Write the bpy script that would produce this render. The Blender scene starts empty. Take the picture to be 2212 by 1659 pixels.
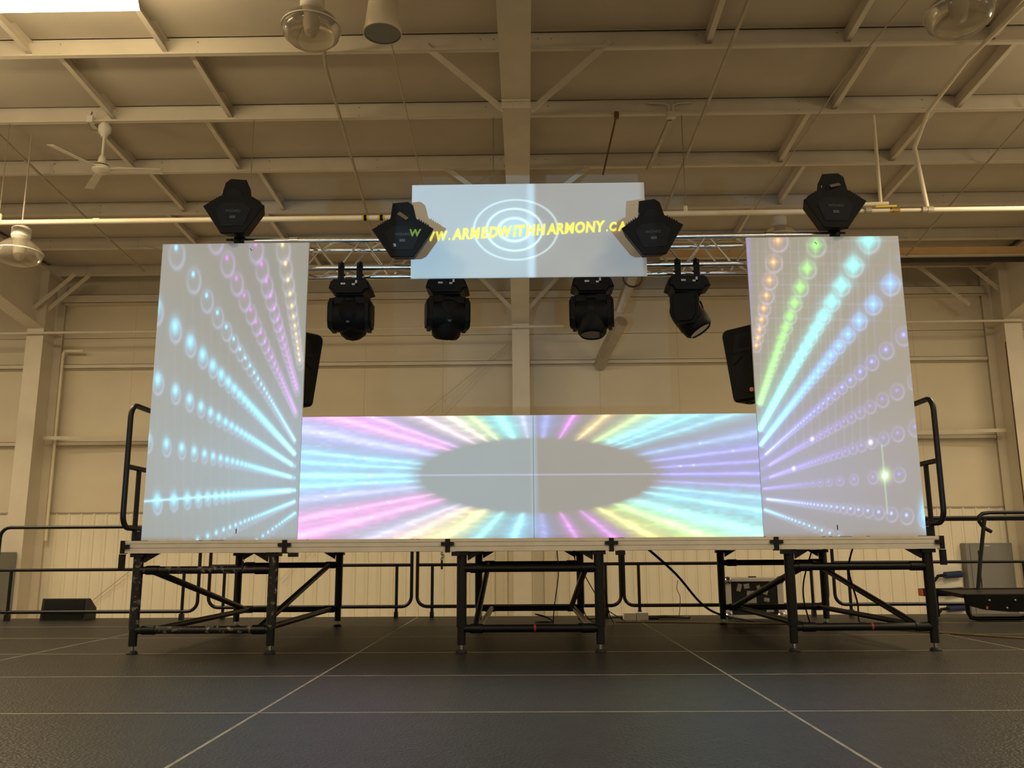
import bpy, math, random
import numpy as np
from mathutils import Vector, Matrix
random.seed(7)
sc = bpy.context.scene
COL = sc.collection
R = math.radians

# ------------------------------------------------------------------ camera, world, lights, exposure
cam_d = bpy.data.cameras.new('camera')
cam = bpy.data.objects.new('camera', cam_d); COL.objects.link(cam); sc.camera = cam
pit, yaw, rol = .1907, .0153, -.006
fw = Vector((-math.sin(yaw)*math.cos(pit), math.cos(yaw)*math.cos(pit), math.sin(pit)))
r0 = Vector((math.cos(yaw), math.sin(yaw), 0)); u0 = r0.cross(fw)
rr = math.cos(rol)*r0 + math.sin(rol)*u0; uu = -math.sin(rol)*r0 + math.cos(rol)*u0
M = Matrix((rr, uu, -fw)).transposed().to_4x4(); M.translation = Vector((-.0216, -6.5838, .7249))
cam.matrix_world = M
cam_d.sensor_width = 36.0; cam_d.lens = 36.0*1878.35/2212; cam_d.clip_end = 200

sc.view_settings.view_transform = 'Standard'; sc.view_settings.look = 'None'
sc.view_settings.gamma = 1.0; sc.view_settings.use_curve_mapping = False
sc.view_settings.exposure = 0.0
try: sc.cycles.use_denoising = True
except Exception: pass

WARM = (1.0, .80, .50)
w = bpy.data.worlds.new('hall_ambient'); sc.world = w; w.use_nodes = True
bg = w.node_tree.nodes['Background']; bg.inputs[0].default_value = (1.0, .80, .54, 1); bg.inputs[1].default_value = .32

def area_light(name, loc, power, sx, sy, col=WARM):
    d = bpy.data.lights.new(name, 'AREA'); d.shape = 'RECTANGLE'; d.size = sx; d.size_y = sy
    d.energy = power; d.color = col
    o = bpy.data.objects.new(name, d); COL.objects.link(o); o.location = loc
    return o
for (x, y, p) in [(6.8, -1.6, 110), (-4.6, -6.2, 170), (4.6, -6.2, 140), (-4.6, -13.5, 150), (4.6, -13.5, 150), (-10.6, -1.2, 150), (11, -1.6, 150), (-7.6, 2.6, 270), (7.5, 2.6, 310), (-11.5, 5.0, 150), (11.2, 5.0, 150)]:  # unseen lamps; those beyond the screens are added to brighten wall and roof
    area_light('unseen_hall_light', (x, y, 5.9), p, 2.2, .5)
    d = bpy.data.lights.new('added_uplight', 'POINT'); d.energy = p*(.36 if y < -5 else .16); d.color = WARM; d.shadow_soft_size = .25      # added point light that brightens the roof and purlins
    o = bpy.data.objects.new('added_uplight', d); COL.objects.link(o); o.location = (x, y, 5.75)

def projector_light(name, loc, xr, zr, col, power, boost):
    """projector: a tiny source whose beam is a rectangle; its direction is +Y, xr and zr are the beam's edges at the screens (Y=0)"""
    d = bpy.data.lights.new(name, 'SPOT'); d.energy = power; d.color = col; d.shadow_soft_size = .02
    d.spot_size = R(100); d.spot_blend = 0
    o = bpy.data.objects.new(name, d); COL.objects.link(o); o.location = loc; o.rotation_euler = (R(90), 0, 0)
    d.use_nodes = True; nt = d.node_tree; n = nt.nodes; L = nt.links
    em = n['Emission']; tc = n.new('ShaderNodeTexCoord'); sp = n.new('ShaderNodeSeparateXYZ'); L.new(tc.outputs['Normal'], sp.inputs[0])
    def m(op, a, b):
        k = n.new('ShaderNodeMath'); k.operation = op
        for i, v in enumerate((a, b)):
            if isinstance(v, (int, float)): k.inputs[i].default_value = v
            else: L.new(v, k.inputs[i])
        return k.outputs[0]
    az = m('ABSOLUTE', sp.outputs[2], 0)
    px = m('DIVIDE', sp.outputs[0], az); py = m('DIVIDE', sp.outputs[1], az)
    D = -loc[1]
    a = m('MULTIPLY', m('GREATER_THAN', px, (xr[0]-loc[0])/D), m('LESS_THAN', px, (xr[1]-loc[0])/D))
    b = m('MULTIPLY', m('GREATER_THAN', py, (zr[0]-loc[2])/D), m('LESS_THAN', py, (zr[1]-loc[2])/D))
    # the video's brighter blue grey field for the hung screen (X -.93..96, above Z 2.865)
    tm = m('MULTIPLY', m('GREATER_THAN', py, (2.865-loc[2])/(D+.05)), m('MULTIPLY', m('GREATER_THAN', px, (-.945-loc[0])/(D+.05)), m('LESS_THAN', px, (.93-loc[0])/(D+.05))))
    L.new(m('MULTIPLY', m('MULTIPLY', a, b), m('ADD', 1.0, m('MULTIPLY', tm, boost))), em.inputs['Strength'])
    return o
projector_light('video_projector_light', (-1.8, -7.0, .55), (-3.3, .054), (.84, 3.72), (.34, .70, 1.0), 420, 3.0)
projector_light('video_projector_light', (1.8, -7.0, .55), (.022, 3.35), (.84, 3.72), (.40, .70, 1.0), 310, 1.6)

# ------------------------------------------------------------------ materials
MATS = {}
def mat(name, col, rough=.6, metal=0.0, noise=None, bump=None, spec=.5, emit=None, estr=1.0, random_tint=0, col2=None, trans=0, pos=(.35, .68)):
    if name in MATS: return MATS[name]
    m = bpy.data.materials.new(name); m.use_nodes = True; nt = m.node_tree; n = nt.nodes; L = nt.links
    b = n['Principled BSDF']; b.inputs['Base Color'].default_value = (*col, 1); b.inputs['Roughness'].default_value = rough
    b.inputs['Metallic'].default_value = metal; b.inputs['Specular IOR Level'].default_value = spec
    if trans: b.inputs['Transmission Weight'].default_value = trans
    tc = n.new('ShaderNodeTexCoord'); out = None
    if noise:
        sc_, amt = noise
        t = n.new('ShaderNodeTexNoise'); t.inputs['Scale'].default_value = sc_; t.inputs['Detail'].default_value = 5
        L.new(tc.outputs['Object'], t.inputs['Vector'])
        rp = n.new('ShaderNodeValToRGB'); c2 = col2 or tuple(c*(1-amt) for c in col)
        rp.color_ramp.elements[0].position = pos[0]; rp.color_ramp.elements[1].position = pos[1]
        rp.color_ramp.elements[0].color = (*c2, 1); rp.color_ramp.elements[1].color = (*col, 1)
        L.new(t.outputs['Fac'], rp.inputs['Fac']); out = rp.outputs[0]
        if random_tint:
            oi = n.new('ShaderNodeObjectInfo'); mr = n.new('ShaderNodeMapRange'); L.new(oi.outputs['Random'], mr.inputs[0])
            mr.inputs[3].default_value = 1-random_tint; mr.inputs[4].default_value = 1+random_tint
            mx = n.new('ShaderNodeVectorMath'); mx.operation = 'SCALE'; L.new(out, mx.inputs[0]); L.new(mr.outputs[0], mx.inputs['Scale']); out = mx.outputs[0]
        L.new(out, b.inputs['Base Color'])
    if bump:
        kind, sc_, st = bump
        if kind == 'noise':
            t = n.new('ShaderNodeTexNoise'); t.inputs['Detail'].default_value = 4; o = t.outputs['Fac']
        else:
            t = n.new('ShaderNodeTexVoronoi'); o = t.outputs['Distance']
        t.inputs['Scale'].default_value = sc_; L.new(tc.outputs['Object'], t.inputs['Vector'])
        bp = n.new('ShaderNodeBump'); bp.inputs['Strength'].default_value = st; bp.inputs['Distance'].default_value = .01
        L.new(o, bp.inputs['Height']); L.new(bp.outputs[0], b.inputs['Normal'])
    if emit:
        b.inputs['Emission Color'].default_value = (*emit, 1); b.inputs['Emission Strength'].default_value = estr
    MATS[name] = m; return m

mat('insulation', (.56, .495, .395), .85, noise=(1.2, .10), bump=('noise', 60, .12))
mat('steel_paint', (.72, .65, .53), .55, noise=(2.5, .08))
mat('wall_fabric', (.76, .68, .53), .8, noise=(.8, .08), bump=('noise', 30, .08))
mat('liner', (.86, .79, .63), .5, noise=(1.5, .06))
mat('rib_seam', (.42, .37, .29), .6, noise=(3, .1))
mat('deck_black', (.020, .019, .0175), .42, noise=(6, .35), bump=('voronoi', 75, .35), random_tint=.3, spec=.30)
mat('alu', (.86, .81, .72), .45, .1, noise=(8, .12))
mat('alu_edge', (.50, .46, .40), .42, .4, noise=(9, .35))
mat('truss_alu', (.75, .75, .76), .24, 1.0, noise=(14, .12))
mat('black_paint', (.008, .008, .009), .4, noise=(9, .3), spec=.35)
mat('black_matte', (.006, .0058, .0055), .6, noise=(12, .3), spec=.16)
mat('black_panel', (.010, .0105, .012), .6, noise=(20, .2), spec=.18)
mat('black_dark', (.004, .004, .004), .6, noise=(10, .2), spec=.2)
mat('black_worn', (.30, .28, .25), .45, noise=(26, .9), col2=(.010, .009, .009), pos=(.56, .72))
mat('rubber', (.015, .015, .016), .7, noise=(10, .2))
mat('grille', (.012, .012, .012), .75, bump=('voronoi', 240, .6), spec=.2)
mat('lens_glass', (.02, .02, .025), .06, noise=(4, .1))
mat('mirror', (.9, .9, .88), .05, 1.0, noise=(5, .02))
mat('white_label', (.62, .62, .60), .6, noise=(90, .45))
mat('grey_print', (.055, .055, .058), .6, noise=(90, .2))
mat('board_white', (.78, .77, .75), .7, noise=(6, .03))
mat('pipe_white', (.86, .78, .60), .4, noise=(4, .06))
mat('yellow_tape', (.75, .55, .06), .5, noise=(60, .15))
mat('brass', (.65, .45, .18), .3, .8, noise=(10, .2))
mat('rust', (.20, .09, .04), .8, noise=(20, .4))
mat('galv', (.50, .44, .36), .45, .4, noise=(8, .15))
mat('concrete', (.40, .36, .30), .7, noise=(2, .15))
mat('grey_steel', (.22, .22, .21), .5, noise=(3, .08))
mat('lamplit_beam', (.90, .62, .32), .5, noise=(3, .1))  # warm lamplight on the beam's face is put into this colour
mat('dark_gap', (.06, .05, .04), .7, noise=(3, .2))
mat('grey_wire', (.25, .22, .17), .6, noise=(9, .1))
mat('fixture_white', (.80, .76, .66), .45, noise=(5, .05))
mat('lamp_lens', (.9, .85, .7), .5, noise=(3, .02), emit=(1.0, .80, .48), estr=26)
mat('case_black', (.018, .017, .017), .5, noise=(8, .3))
mat('sticker', (.60, .57, .50), .6, noise=(30, .35))
mat('sticker_dark', (.30, .22, .12), .6, noise=(30, .4))
mat('orange_cap', (.55, .13, .03), .5, noise=(20, .2))
mat('orange_logo', (.62, .26, .14), .5, noise=(30, .1))
mat('red_tape', (.40, .03, .02), .5, noise=(30, .2))
mat('blue_plug', (.015, .03, .10), .45, noise=(20, .2))
mat('tan_cable', (.30, .22, .09), .6, noise=(20, .2))
mat('chrome', (.8, .8, .8), .15, 1.0, noise=(20, .05))
mat('paper', (.75, .70, .60), .7, noise=(40, .1))
mat('deck_under', (.05, .04, .03), .8, noise=(5, .2))
mat('acrylic', (.72, .66, .54), .12, noise=(3, .05), trans=.86)
mat('projected_yellow', (.55, .52, .16), .7, noise=(40, .04), emit=(.72, .68, .10), estr=1.0)
mat('projected_green', (.012, .012, .013), .4, noise=(40, .1), emit=(.16, .30, .03), estr=.8)

def screen_mat():
    m = bpy.data.materials.new('projection_surface'); m.use_nodes = True; nt = m.node_tree; n = nt.nodes; L = nt.links
    b = n['Principled BSDF']; b.inputs['Roughness'].default_value = .75; b.inputs['Specular IOR Level'].default_value = .2
    tc = n.new('ShaderNodeTexCoord'); t = n.new('ShaderNodeTexNoise'); t.inputs['Scale'].default_value = 3
    L.new(tc.outputs['Object'], t.inputs['Vector'])
    rp = n.new('ShaderNodeValToRGB'); rp.color_ramp.elements[0].color = (.74, .735, .72, 1); rp.color_ramp.elements[1].color = (.80, .79, .77, 1)
    L.new(t.outputs['Fac'], rp.inputs[0]); L.new(rp.outputs[0], b.inputs['Base Color'])
    at = n.new('ShaderNodeAttribute'); at.attribute_name = 'picture'
    L.new(at.outputs['Color'], b.inputs['Emission Color']); b.inputs['Emission Strength'].default_value = 1.0
    return m
MATS['screen'] = screen_mat()

# ------------------------------------------------------------------ mesh building helpers
ORG = {}
class MB:
    def __init__(s): s.v = []; s.f = []
    def add(s, vs, fs):
        k = len(s.v); s.v += [tuple(p) for p in vs]; s.f += [tuple(i+k for i in f) for f in fs]; return s
    def box(s, x0, x1, y0, y1, z0, z1):
        return s.add([(x0,y0,z0),(x1,y0,z0),(x1,y1,z0),(x0,y1,z0),(x0,y0,z1),(x1,y0,z1),(x1,y1,z1),(x0,y1,z1)],
                     [(0,3,2,1),(4,5,6,7),(0,1,5,4),(1,2,6,5),(2,3,7,6),(3,0,4,7)])
    def bar(s, p, q, w, h, up=(0,0,1)):
        p = Vector(p); q = Vector(q); d = (q-p).normalized(); up = Vector(up)
        if abs(d.dot(up)) > .98: up = Vector((0,1,0))
        a = d.cross(up).normalized()*w/2; b = a.cross(d).normalized()*h/2
        return s.add([p-a-b,p+a-b,p+a+b,p-a+b,q-a-b,q+a-b,q+a+b,q-a+b],[(0,1,2,3),(7,6,5,4),(1,0,4,5),(2,1,5,6),(3,2,6,7),(0,3,7,4)])
    def tube(s, pts, r, n=10, closed=False, r2=None):
        pts = [Vector(p) for p in pts]; N = len(pts); rings = []; prev = None
        for i, p in enumerate(pts):
            if closed: d = (pts[(i+1) % N]-pts[i-1]).normalized()
            else: d = (pts[min(i+1, N-1)]-pts[max(i-1, 0)]).normalized()
            if prev is None:
                up = Vector((0,0,1)) if abs(d.z) < .9 else Vector((0,1,0)); a = d.cross(up).normalized()
            else:
                a = (prev - d*prev.dot(d)).normalized()
            prev = a; b = d.cross(a)
            rad = r if r2 is None else r+(r2-r)*i/(N-1)
            rings.append([p+(a*math.cos(t)+b*math.sin(t))*rad for t in [2*math.pi*j/n for j in range(n)]])
        vs = [q for g in rings for q in g]; fs = []
        for i in range(N if closed else N-1):
            k, l = i*n, ((i+1) % N)*n
            for j in range(n): fs.append((k+j, k+(j+1) % n, l+(j+1) % n, l+j))
        if not closed: fs.append(tuple(range(n))[::-1]); fs.append(tuple(range((N-1)*n, N*n)))
        return s.add(vs, fs)
    def lathe(s, prof, c=(0,0,0), n=24, axis='z'):
        vs = []; fs = []; m = len(prof)
        for j in range(n):
            t = 2*math.pi*j/n
            for (r, h) in prof:
                if axis == 'z': vs.append((c[0]+r*math.cos(t), c[1]+r*math.sin(t), c[2]+h))
                elif axis == 'y': vs.append((c[0]+r*math.cos(t), c[1]+h, c[2]-r*math.sin(t)))
                else: vs.append((c[0]+h, c[1]+r*math.cos(t), c[2]+r*math.sin(t)))
        for j in range(n):
            for i in range(m-1):
                a, b = j*m, ((j+1) % n)*m
                fs.append((a+i, b+i, b+i+1, a+i+1))
        return s.add(vs, fs)
    def prism(s, out, y0, y1, scale1=1.0, c=(0,0)):
        """outline in XZ extruded along Y; scale1 shrinks the y1 face about c"""
        n = len(out); vs = [(x, y0, z) for x, z in out]+[(c[0]+(x-c[0])*scale1, y1, c[1]+(z-c[1])*scale1) for x, z in out]
        fs = [tuple(range(n)), tuple(range(2*n-1, n-1, -1))]+[(i, i+n, (i+1) % n+n, (i+1) % n) for i in range(n)]
        return s.add(vs, fs)
    def prismx(s, out, x0, x1):
        n = len(out); vs = [(x0, y, z) for y, z in out]+[(x1, y, z) for y, z in out]
        return s.add(vs, [tuple(range(n))[::-1], tuple(range(n, 2*n))]+[(i, (i+1) % n, (i+1) % n+n, i+n) for i in range(n)])
    def xf(s, m):
        s.v = [tuple(m @ Vector(p)) for p in s.v]; return s
    def join(s, o): return s.add(o.v, o.f)
    def mesh(s, name, m, smooth=False, org=(0,0,0)):
        me = bpy.data.meshes.new(name)
        me.from_pydata([(x-org[0], y-org[1], z-org[2]) for x, y, z in s.v], [], s.f)
        me.materials.append(MATS[m]); me.validate(); me.update()
        import bmesh
        bm = bmesh.new(); bm.from_mesh(me); bmesh.ops.recalc_face_normals(bm, faces=bm.faces); bm.to_mesh(me); bm.free()
        if smooth:
            me.polygons.foreach_set('use_smooth', [True]*len(me.polygons))
            try: me.set_sharp_from_angle(angle=R(35))
            except Exception: pass
        return me
    def build(s, name, m, parent=None, smooth=False, loc=None):
        org = ORG.get(parent.name, (0,0,0)) if parent else (loc or (0,0,0))
        o = bpy.data.objects.new(name, s.mesh(name, m, smooth, org)); COL.objects.link(o)
        if parent: o.parent = parent
        else: o.location = org
        ORG[o.name] = org
        return o
def tag(o, label=None, cat=None, group=None, kind=None):
    if label: o['label'] = label
    if cat: o['category'] = cat
    if group: o['group'] = group
    if kind: o['kind'] = kind
    return o
def thing(name, label, cat, loc=(0,0,0), group=None):
    o = bpy.data.objects.new(name, None); COL.objects.link(o); o.location = loc; o.empty_display_size = .1
    ORG[o.name] = tuple(loc); return tag(o, label, cat, group)
def struct(name, mb, m, label, cat):
    return tag(mb.build(name, m), label, cat, kind='structure')
def piece(name, me, parent, loc, rot=None):
    o = bpy.data.objects.new(name, me); COL.objects.link(o); o.parent = parent
    po = ORG.get(parent.name, (0,0,0)); o.location = [a-b for a, b in zip(loc, po)]
    if rot: o.rotation_euler = rot
    ORG[o.name] = tuple(loc); return o
def text_mesh(body, size, bold=0, shear=0, depth=.0008):
    c = bpy.data.curves.new('lettering', 'FONT'); c.body = body; c.size = size; c.offset = bold; c.shear = shear; c.extrude = depth
    c.resolution_u = 3
    o = bpy.data.objects.new('lettering', c); COL.objects.link(o)
    dg = bpy.context.evaluated_depsgraph_get(); me = bpy.data.meshes.new_from_object(o.evaluated_get(dg))
    bpy.data.objects.remove(o); bpy.data.curves.remove(c)
    mb = MB(); mb.v = [tuple(v.co) for v in me.vertices]; mb.f = [tuple(p.vertices) for p in me.polygons]
    bpy.data.meshes.remove(me); return mb
def arc(c, r, a0, a1, n, plane):
    out = []
    for i in range(n+1):
        t = R(a0+(a1-a0)*i/n); a, b = r*math.cos(t), r*math.sin(t)
        out.append((c[0]+a, c[1], c[2]+b) if plane == 'xz' else (c[0], c[1]+a, c[2]+b))
    return out
def loop_pts(a0, a1, z0, z1, r, fixed, plane):
    P = []
    f = (lambda a, z: (a, fixed, z)) if plane == 'xz' else (lambda a, z: (fixed, a, z))
    for (a, z, s) in [(a1-r, z1-r, 0), (a0+r, z1-r, 90), (a0+r, z0+r, 180), (a1-r, z0+r, 270)]:
        P += arc(f(a, z), r, s, s+90, 5, plane)
    return P

# ------------------------------------------------------------------ the setting: floors
fl = struct('floor', MB().box(-22, 22, -18, 13, -1.25, -1.1), 'concrete', 'bare concrete hall floor below and behind the stage', 'floor')
stage = struct('floor', MB().box(-8.55, 8.45, -8.4, 3.70, -.20, -.05), 'deck_under', 'black stage floor of large non-slip deck panels', 'floor')
pm = MB().box(-1.2135, 1.2135, -.6035, .6035, -.045, 0).mesh('deck_panel', 'deck_black')
em = MB(); e = .0055
em.box(-1.219, 1.219, -.609, -.609+e, -.045, .0008); em.box(-1.219, 1.219, .609-e, .609, -.045, .0008)
em.box(-1.219, -1.219+e, -.609, .609, -.045, .0008); em.box(1.219-e, 1.219, -.609, .609, -.045, .0008)
em = em.mesh('edge_strip', 'alu_edge')
for i in range(7):
    for j in range(10):
        x = -1.272+2.44*(i-3)+1.22; y = .0763+1.22*(2-j)+.61
        p = piece('deck_panel', pm, stage, (x, y, 0)); piece('edge_strip', em, p, (x, y, 0))

# ------------------------------------------------------------------ the setting: roof
PY = [-1.53, -.008, 1.516, 3.04, 4.564, 6.088, 7.612, 9.136, 10.55]
PZ = [6.70-.0635*(k-3) for k in range(9)]
XL, XR = -22, 22
ceil = struct('ceiling', MB().add([(XL, -12, 7.75), (XR, -12, 7.75), (XR, 11.1, 6.63), (XL, 11.1, 6.63), (XL, -12, 7.85), (XR, -12, 7.85), (XR, 11.1, 6.73), (XL, 11.1, 6.73)],
    [(0,1,2,3),(7,6,5,4),(0,4,5,1),(1,5,6,2),(2,6,7,3),(3,7,4,0)]), 'insulation', 'beige faced roof insulation above the painted purlins', 'ceiling')
CXS = [(-21.9, -9.9), (-9.8, -.12), (-.08, 9.55), (9.65, 21.9)]
for k in range(8):
    for (a, b) in CXS:
        y0, y1 = PY[k]+.03, PY[k+1]-.045; z0, z1 = PZ[k]+.235, PZ[k+1]+.235
        n = 8; vs = []; fs = []
        for i in range(n+1):
            t = i/n; sag = -.035*math.sin(math.pi*t)
            vs += [(a, y0+(y1-y0)*t, z0+(z1-z0)*t+sag), (b, y0+(y1-y0)*t, z0+(z1-z0)*t+sag)]
        m0 = len(vs); vs += [(x, y, z+.05) for x, y, z in vs[:m0]]
        for i in range(n): q = 2*i; fs += [(q, q+1, q+3, q+2), (m0+q, m0+q+2, m0+q+3, m0+q+1)]
        MB().add(vs, fs).build('ceiling_panel', 'insulation', ceil, True)
for k in range(9):                                   # Z purlins across the hall, each with its bolt heads
    y, z = PY[k], PZ[k]
    prof = [(y, z+.022), (y, z+.25), (y+.065, z+.25), (y+.065, z+.243), (y+.007, z+.243), (y+.007, z+.007), (y-.045, z+.007), (y-.055, z+.024), (y-.06, z+.022), (y-.052, z), (y, z)]
    pu = MB().prismx([(y, z), (y+.007, z+.007), (y+.007, z+.243), (y+.065, z+.243), (y+.065, z+.25), (y, z+.25)], XL, XR)
    pu.box(XL, XR, y-.065, y+.002, z, z+.007); pu.box(XL, XR, y-.068, y-.063, z, z+.022)
    po = pu.build('purlin', 'steel_paint', ceil)
    if k >= 2:
        bt = MB()
        for sx in (-1, 1):
            for i in range(7):
                for zz in ((.04,) if i > 1 else (.04, .17)):
                    bt.lathe([(0, -.006), (.011, -.006), (.011, 0)], (-.1+sx*(.27+.16*i), y, z+zz), 6, 'y')
            for i in range(5):
                bt.lathe([(0, -.006), (.011, -.006), (.011, 0)], (-.1+sx*(2.2+1.7*i), y, z+.06), 6, 'y')
                bt.lathe([(0, -.006), (.011, -.006), (.011, 0)], (-.1+sx*(2.2+1.7*i), y, z+.19), 6, 'y')
        tag(bt.build('bolt_row', 'rib_seam', po), kind='stuff')
BARS = {2: [-4.42, -6.1, 2.21, 3.89, 5.62], 3: [-7.5, -5.77, -4.13, 4.25, 5.95], 4: [-6.15, -4.5, 3.935, 5.66], 5: [-5.95, -4.22, 4.35, 6.1], 6: [-6.3, -4.57, 3.95, 5.8], 7: [-5.95, -4.2, 4.3, 6.0]}
for k, xs in BARS.items():
    for x in xs:
        y0, y1 = PY[k]+.01, PY[k+1]-.004
        b = MB(); b.bar((x, y0, PZ[k]+.14), (x, y1, PZ[k+1]+.14), .008, .15)
        b.bar((x+.03, y0, PZ[k]+.066), (x+.03, y1, PZ[k+1]+.066), .065, .008); b.bar((x+.03, y0, PZ[k]+.214), (x+.03, y1, PZ[k+1]+.214), .065, .008)
        b.build('bridging_bar', 'steel_paint', ceil)

def rafter(x, parent):
    # tapered I rafter: web, bottom flange with a haunch that drops to the column's knee, top flange
    top = [(-12, 7.28), (9.9, 6.38), (10.9, 6.34)]
    bot = [(-12, 6.15), (5.4, 5.93), (10.2, 5.19)]
    wv = MB().prismx([(-12, 6.15), (5.4, 5.93), (10.2, 5.19), (10.85, 5.19), (10.85, 6.37), (-12, 7.26)], x-.008, x+.008)
    r = wv.build('rafter', 'steel_paint', parent)
    f = MB()
    f.bar((x, -12, 6.15), (x, 5.4, 5.93), .34, .016); f.bar((x, 5.39, 5.93), (x, 10.21, 5.19), .34, .016)
    f.build('bottom_flange', 'steel_paint', r)
    MB().bar((x, -12, 7.27), (x, 10.85, 6.372), .34, .016).build('top_flange', 'steel_paint', r)
    s = MB().box(x-.17, x+.17, 2.86, 2.875, 5.86, 6.6); s.build('splice_plate', 'steel_paint', r)
    s2 = MB().box(x-.17, x+.17, 2.82, 2.93, 5.935, 5.952)
    s2.build('splice_plate', 'pipe_white', r)
    bt = MB()
    for i in range(4): bt.lathe([(0, -.03), (.02, -.03), (.02, 0)], (x-.12+.08*i, 2.87, 5.937), 6)
    bt.build('bolt_row', 'steel_paint', r)
    st = MB().box(x-.17, x+.17, 10.19, 10.215, 5.19, 6.4); st.build('knee_stiffener', 'steel_paint', r)
for x in (-9.84, -.1, 9.61): rafter(x, ceil)
BR = [(3.05, -1.22, 6.80, -.26, 5.93), (3.05, 1.06, 6.82, .09, 5.92), (6.10, -1.25, 6.62, -.26, 5.86), (6.10, 1.03, 6.62, .07, 5.86),
      (10.0, -.92, 6.10, -.12, 5.28), (10.0, .64, 6.06, -.08, 5.28),
      (10.3, -8.9, 6.30, -9.9, 5.40), (10.05, -9.05, 6.26, -10.0, 5.40), (10.3, 8.95, 6.30, 9.75, 5.55), (10.3, 7.9, 6.32, 8.85, 5.50)]
for (y, xa, za, xb, zb) in BR:
    s = 1 if xb > xa else -1
    b = MB().bar((xa, y, za), (xb, y, zb), .008, .075, (0, 1, 0)); b.bar((xa, y-.035, za), (xb, y-.035, zb), .075, .008, (0, 1, 0))
    b.build('flange_brace', 'steel_paint', ceil)

# ------------------------------------------------------------------ the setting: back wall
wall = struct('wall_back', MB().box(XL, XR, 11.06, 11.2, -1.1, 6.75), 'wall_fabric', 'back wall of beige insulation, girts and ribbed liner sheets', 'wall')
for i in range(-12, 12):                               # insulation strips between girts, seams between them
    x0 = -.1+1.62*i
    for (z0, z1) in ((1.56, 2.93), (2.96, 4.54), (4.57, 5.17), (5.18, 6.62)):
        MB().box(x0+.0015, x0+1.6185, 11.02, 11.07, z0, z1).build('wall_panel', 'wall_fabric', wall)
ls = MB().add([(-.125, 11.01, -1.1), (-.09, 11.01, -1.1), (-.078, 10.985, -1.1), (-.05, 10.985, -1.1), (-.04, 11.01, -1.1), (.125, 11.01, -1.1)]
              + [(-.125, 11.01, 1.53), (-.09, 11.01, 1.53), (-.078, 10.985, 1.53), (-.05, 10.985, 1.53), (-.04, 11.01, 1.53), (.125, 11.01, 1.53)],
              [(i, i+1, i+7, i+6) for i in range(5)]).mesh('liner_sheet', 'liner')
for i in range(-70, 71): piece('liner_sheet', ls, wall, (-.1+.252*i, 0, 0))
tr = MB().box(XL, XR, 10.985, 11.03, 1.53, 1.555); tr.build('liner_cap', 'rib_seam', wall)
for (z, h, d) in ((2.94, .085, .13), (4.55, .09, .14), (5.955, .17, .3)):
    for (a, b) in ((-21.9, -10.02), (-9.66, -.28), (.08, 9.42), (9.8, 21.9)):
        g = MB().box(a, b, 11.03-d, 11.03-d+.008, z-h/2, z+h/2); g.box(a, b, 11.03-d, 11.03, z+h/2-.008, z+h/2); g.box(a, b, 11.03-d, 11.03, z-h/2, z-h/2+.008)
        g.build('girt', 'steel_paint', wall)
for x in (-9.84, -.1, 9.61):
    wb = MB().box(x-.008, x+.008, 10.2, 10.9, -1.1, 5.2); c = wb.build('column', 'steel_paint', wall)
    MB().box(x-.17, x+.17, 10.19, 10.206, -1.1, 5.2).build('front_flange', 'steel_paint', c)
    MB().box(x-.17, x+.17, 10.895, 10.911, -1.1, 6.3).build('rear_flange', 'steel_paint', c)
    MB().box(x-.17, x+.17, 10.19, 10.91, 5.185, 5.2).build('knee_plate', 'steel_paint', c)
for s, x in ((1, -9.67), (-1, 9.44)):                # flat bracing straps and downpipes by the end columns
    MB().bar((x, 10.55, 3.02), (x+s*4.2, 10.88, 2.98), .012, .07).build('bracing_strap', 'steel_paint', wall)
    if s < 0:
        MB().tube([(9.57, 10.45, .6), (9.57, 10.45, 4.78)], .014, 8).build('downpipe', 'rust', wall, True); continue
    dp = MB().tube([(x+s*.10, 10.80, 1.0), (x+s*.10, 10.80, 4.8), (x+s*.14, 10.80, 4.86), (x+s*.52, 10.80, 4.86)], .03, 8)
    dp.build('downpipe', 'pipe_white' if s > 0 else 'galv', wall, True)
MB().bar((-4.9, 10.92, .2), (-.3, 10.92, 5.0), .006, .025, (0, 1, 0)).build('bracing_rod', 'steel_paint', wall)
MB().bar((-.3, 10.92, 5.0), (-4.4, 10.92, 1.6), .006, .02, (0, 1, 0)).build('bracing_rod', 'galv', wall)
MB().bar((-9.6, 10.92, -1.0), (-5.2, 10.92, 2.6), .006, .025, (0, 1, 0)).build('bracing_rod', 'galv', wall)

# ------------------------------------------------------------------ pipes and conduits under the roof
def pipe_thing(name, label, cat, pts, r, m, group=None):
    c = pts[0]; o = MB().tube(pts, r, 10).build(name, m, None, True, loc=c); return tag(o, label, cat, group)
t = thing('gas_pipe', 'long cream gas pipe hung on rods across the hall above the truss', 'pipe', (0, 4.56, 5.2))
MB().tube([(-12, 4.56, 5.18), (-7.2, 4.56, 5.187), (0, 4.56, 5.197), (4.4, 4.56, 5.21)], .036, 12).build('pipe_run', 'pipe_white', t, True)
MB().tube([(4.4, 4.56, 5.21), (5.45, 4.56, 5.215)], .024, 10).build('pipe_run', 'pipe_white', t, True)
MB().tube([(5.45, 4.56, 5.215), (12, 4.56, 5.22)], .034, 12).build('pipe_run', 'pipe_white', t, True)
for x in (-7.19, -3.76, -.43, 2.17):
    MB().tube([(x, 4.54, 6.64), (x, 4.54, 5.24)], .006, 6).build('hanger_rod', 'grey_wire', t)
    MB().lathe([(.024, -.05), (.028, .06), (.01, .08)], (x, 4.56, 5.24), 10).build('hanger_clip', 'pipe_white', t)
for x in (-5.85, -2.17, -1.95):
    MB().lathe([(.040, -.045), (.040, .045)], (x, 4.56, 5.195), 14, 'x').build('marker_band' if x > -3 else 'coupling', 'yellow_tape' if x > -3 else 'pipe_white', t, True)
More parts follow.
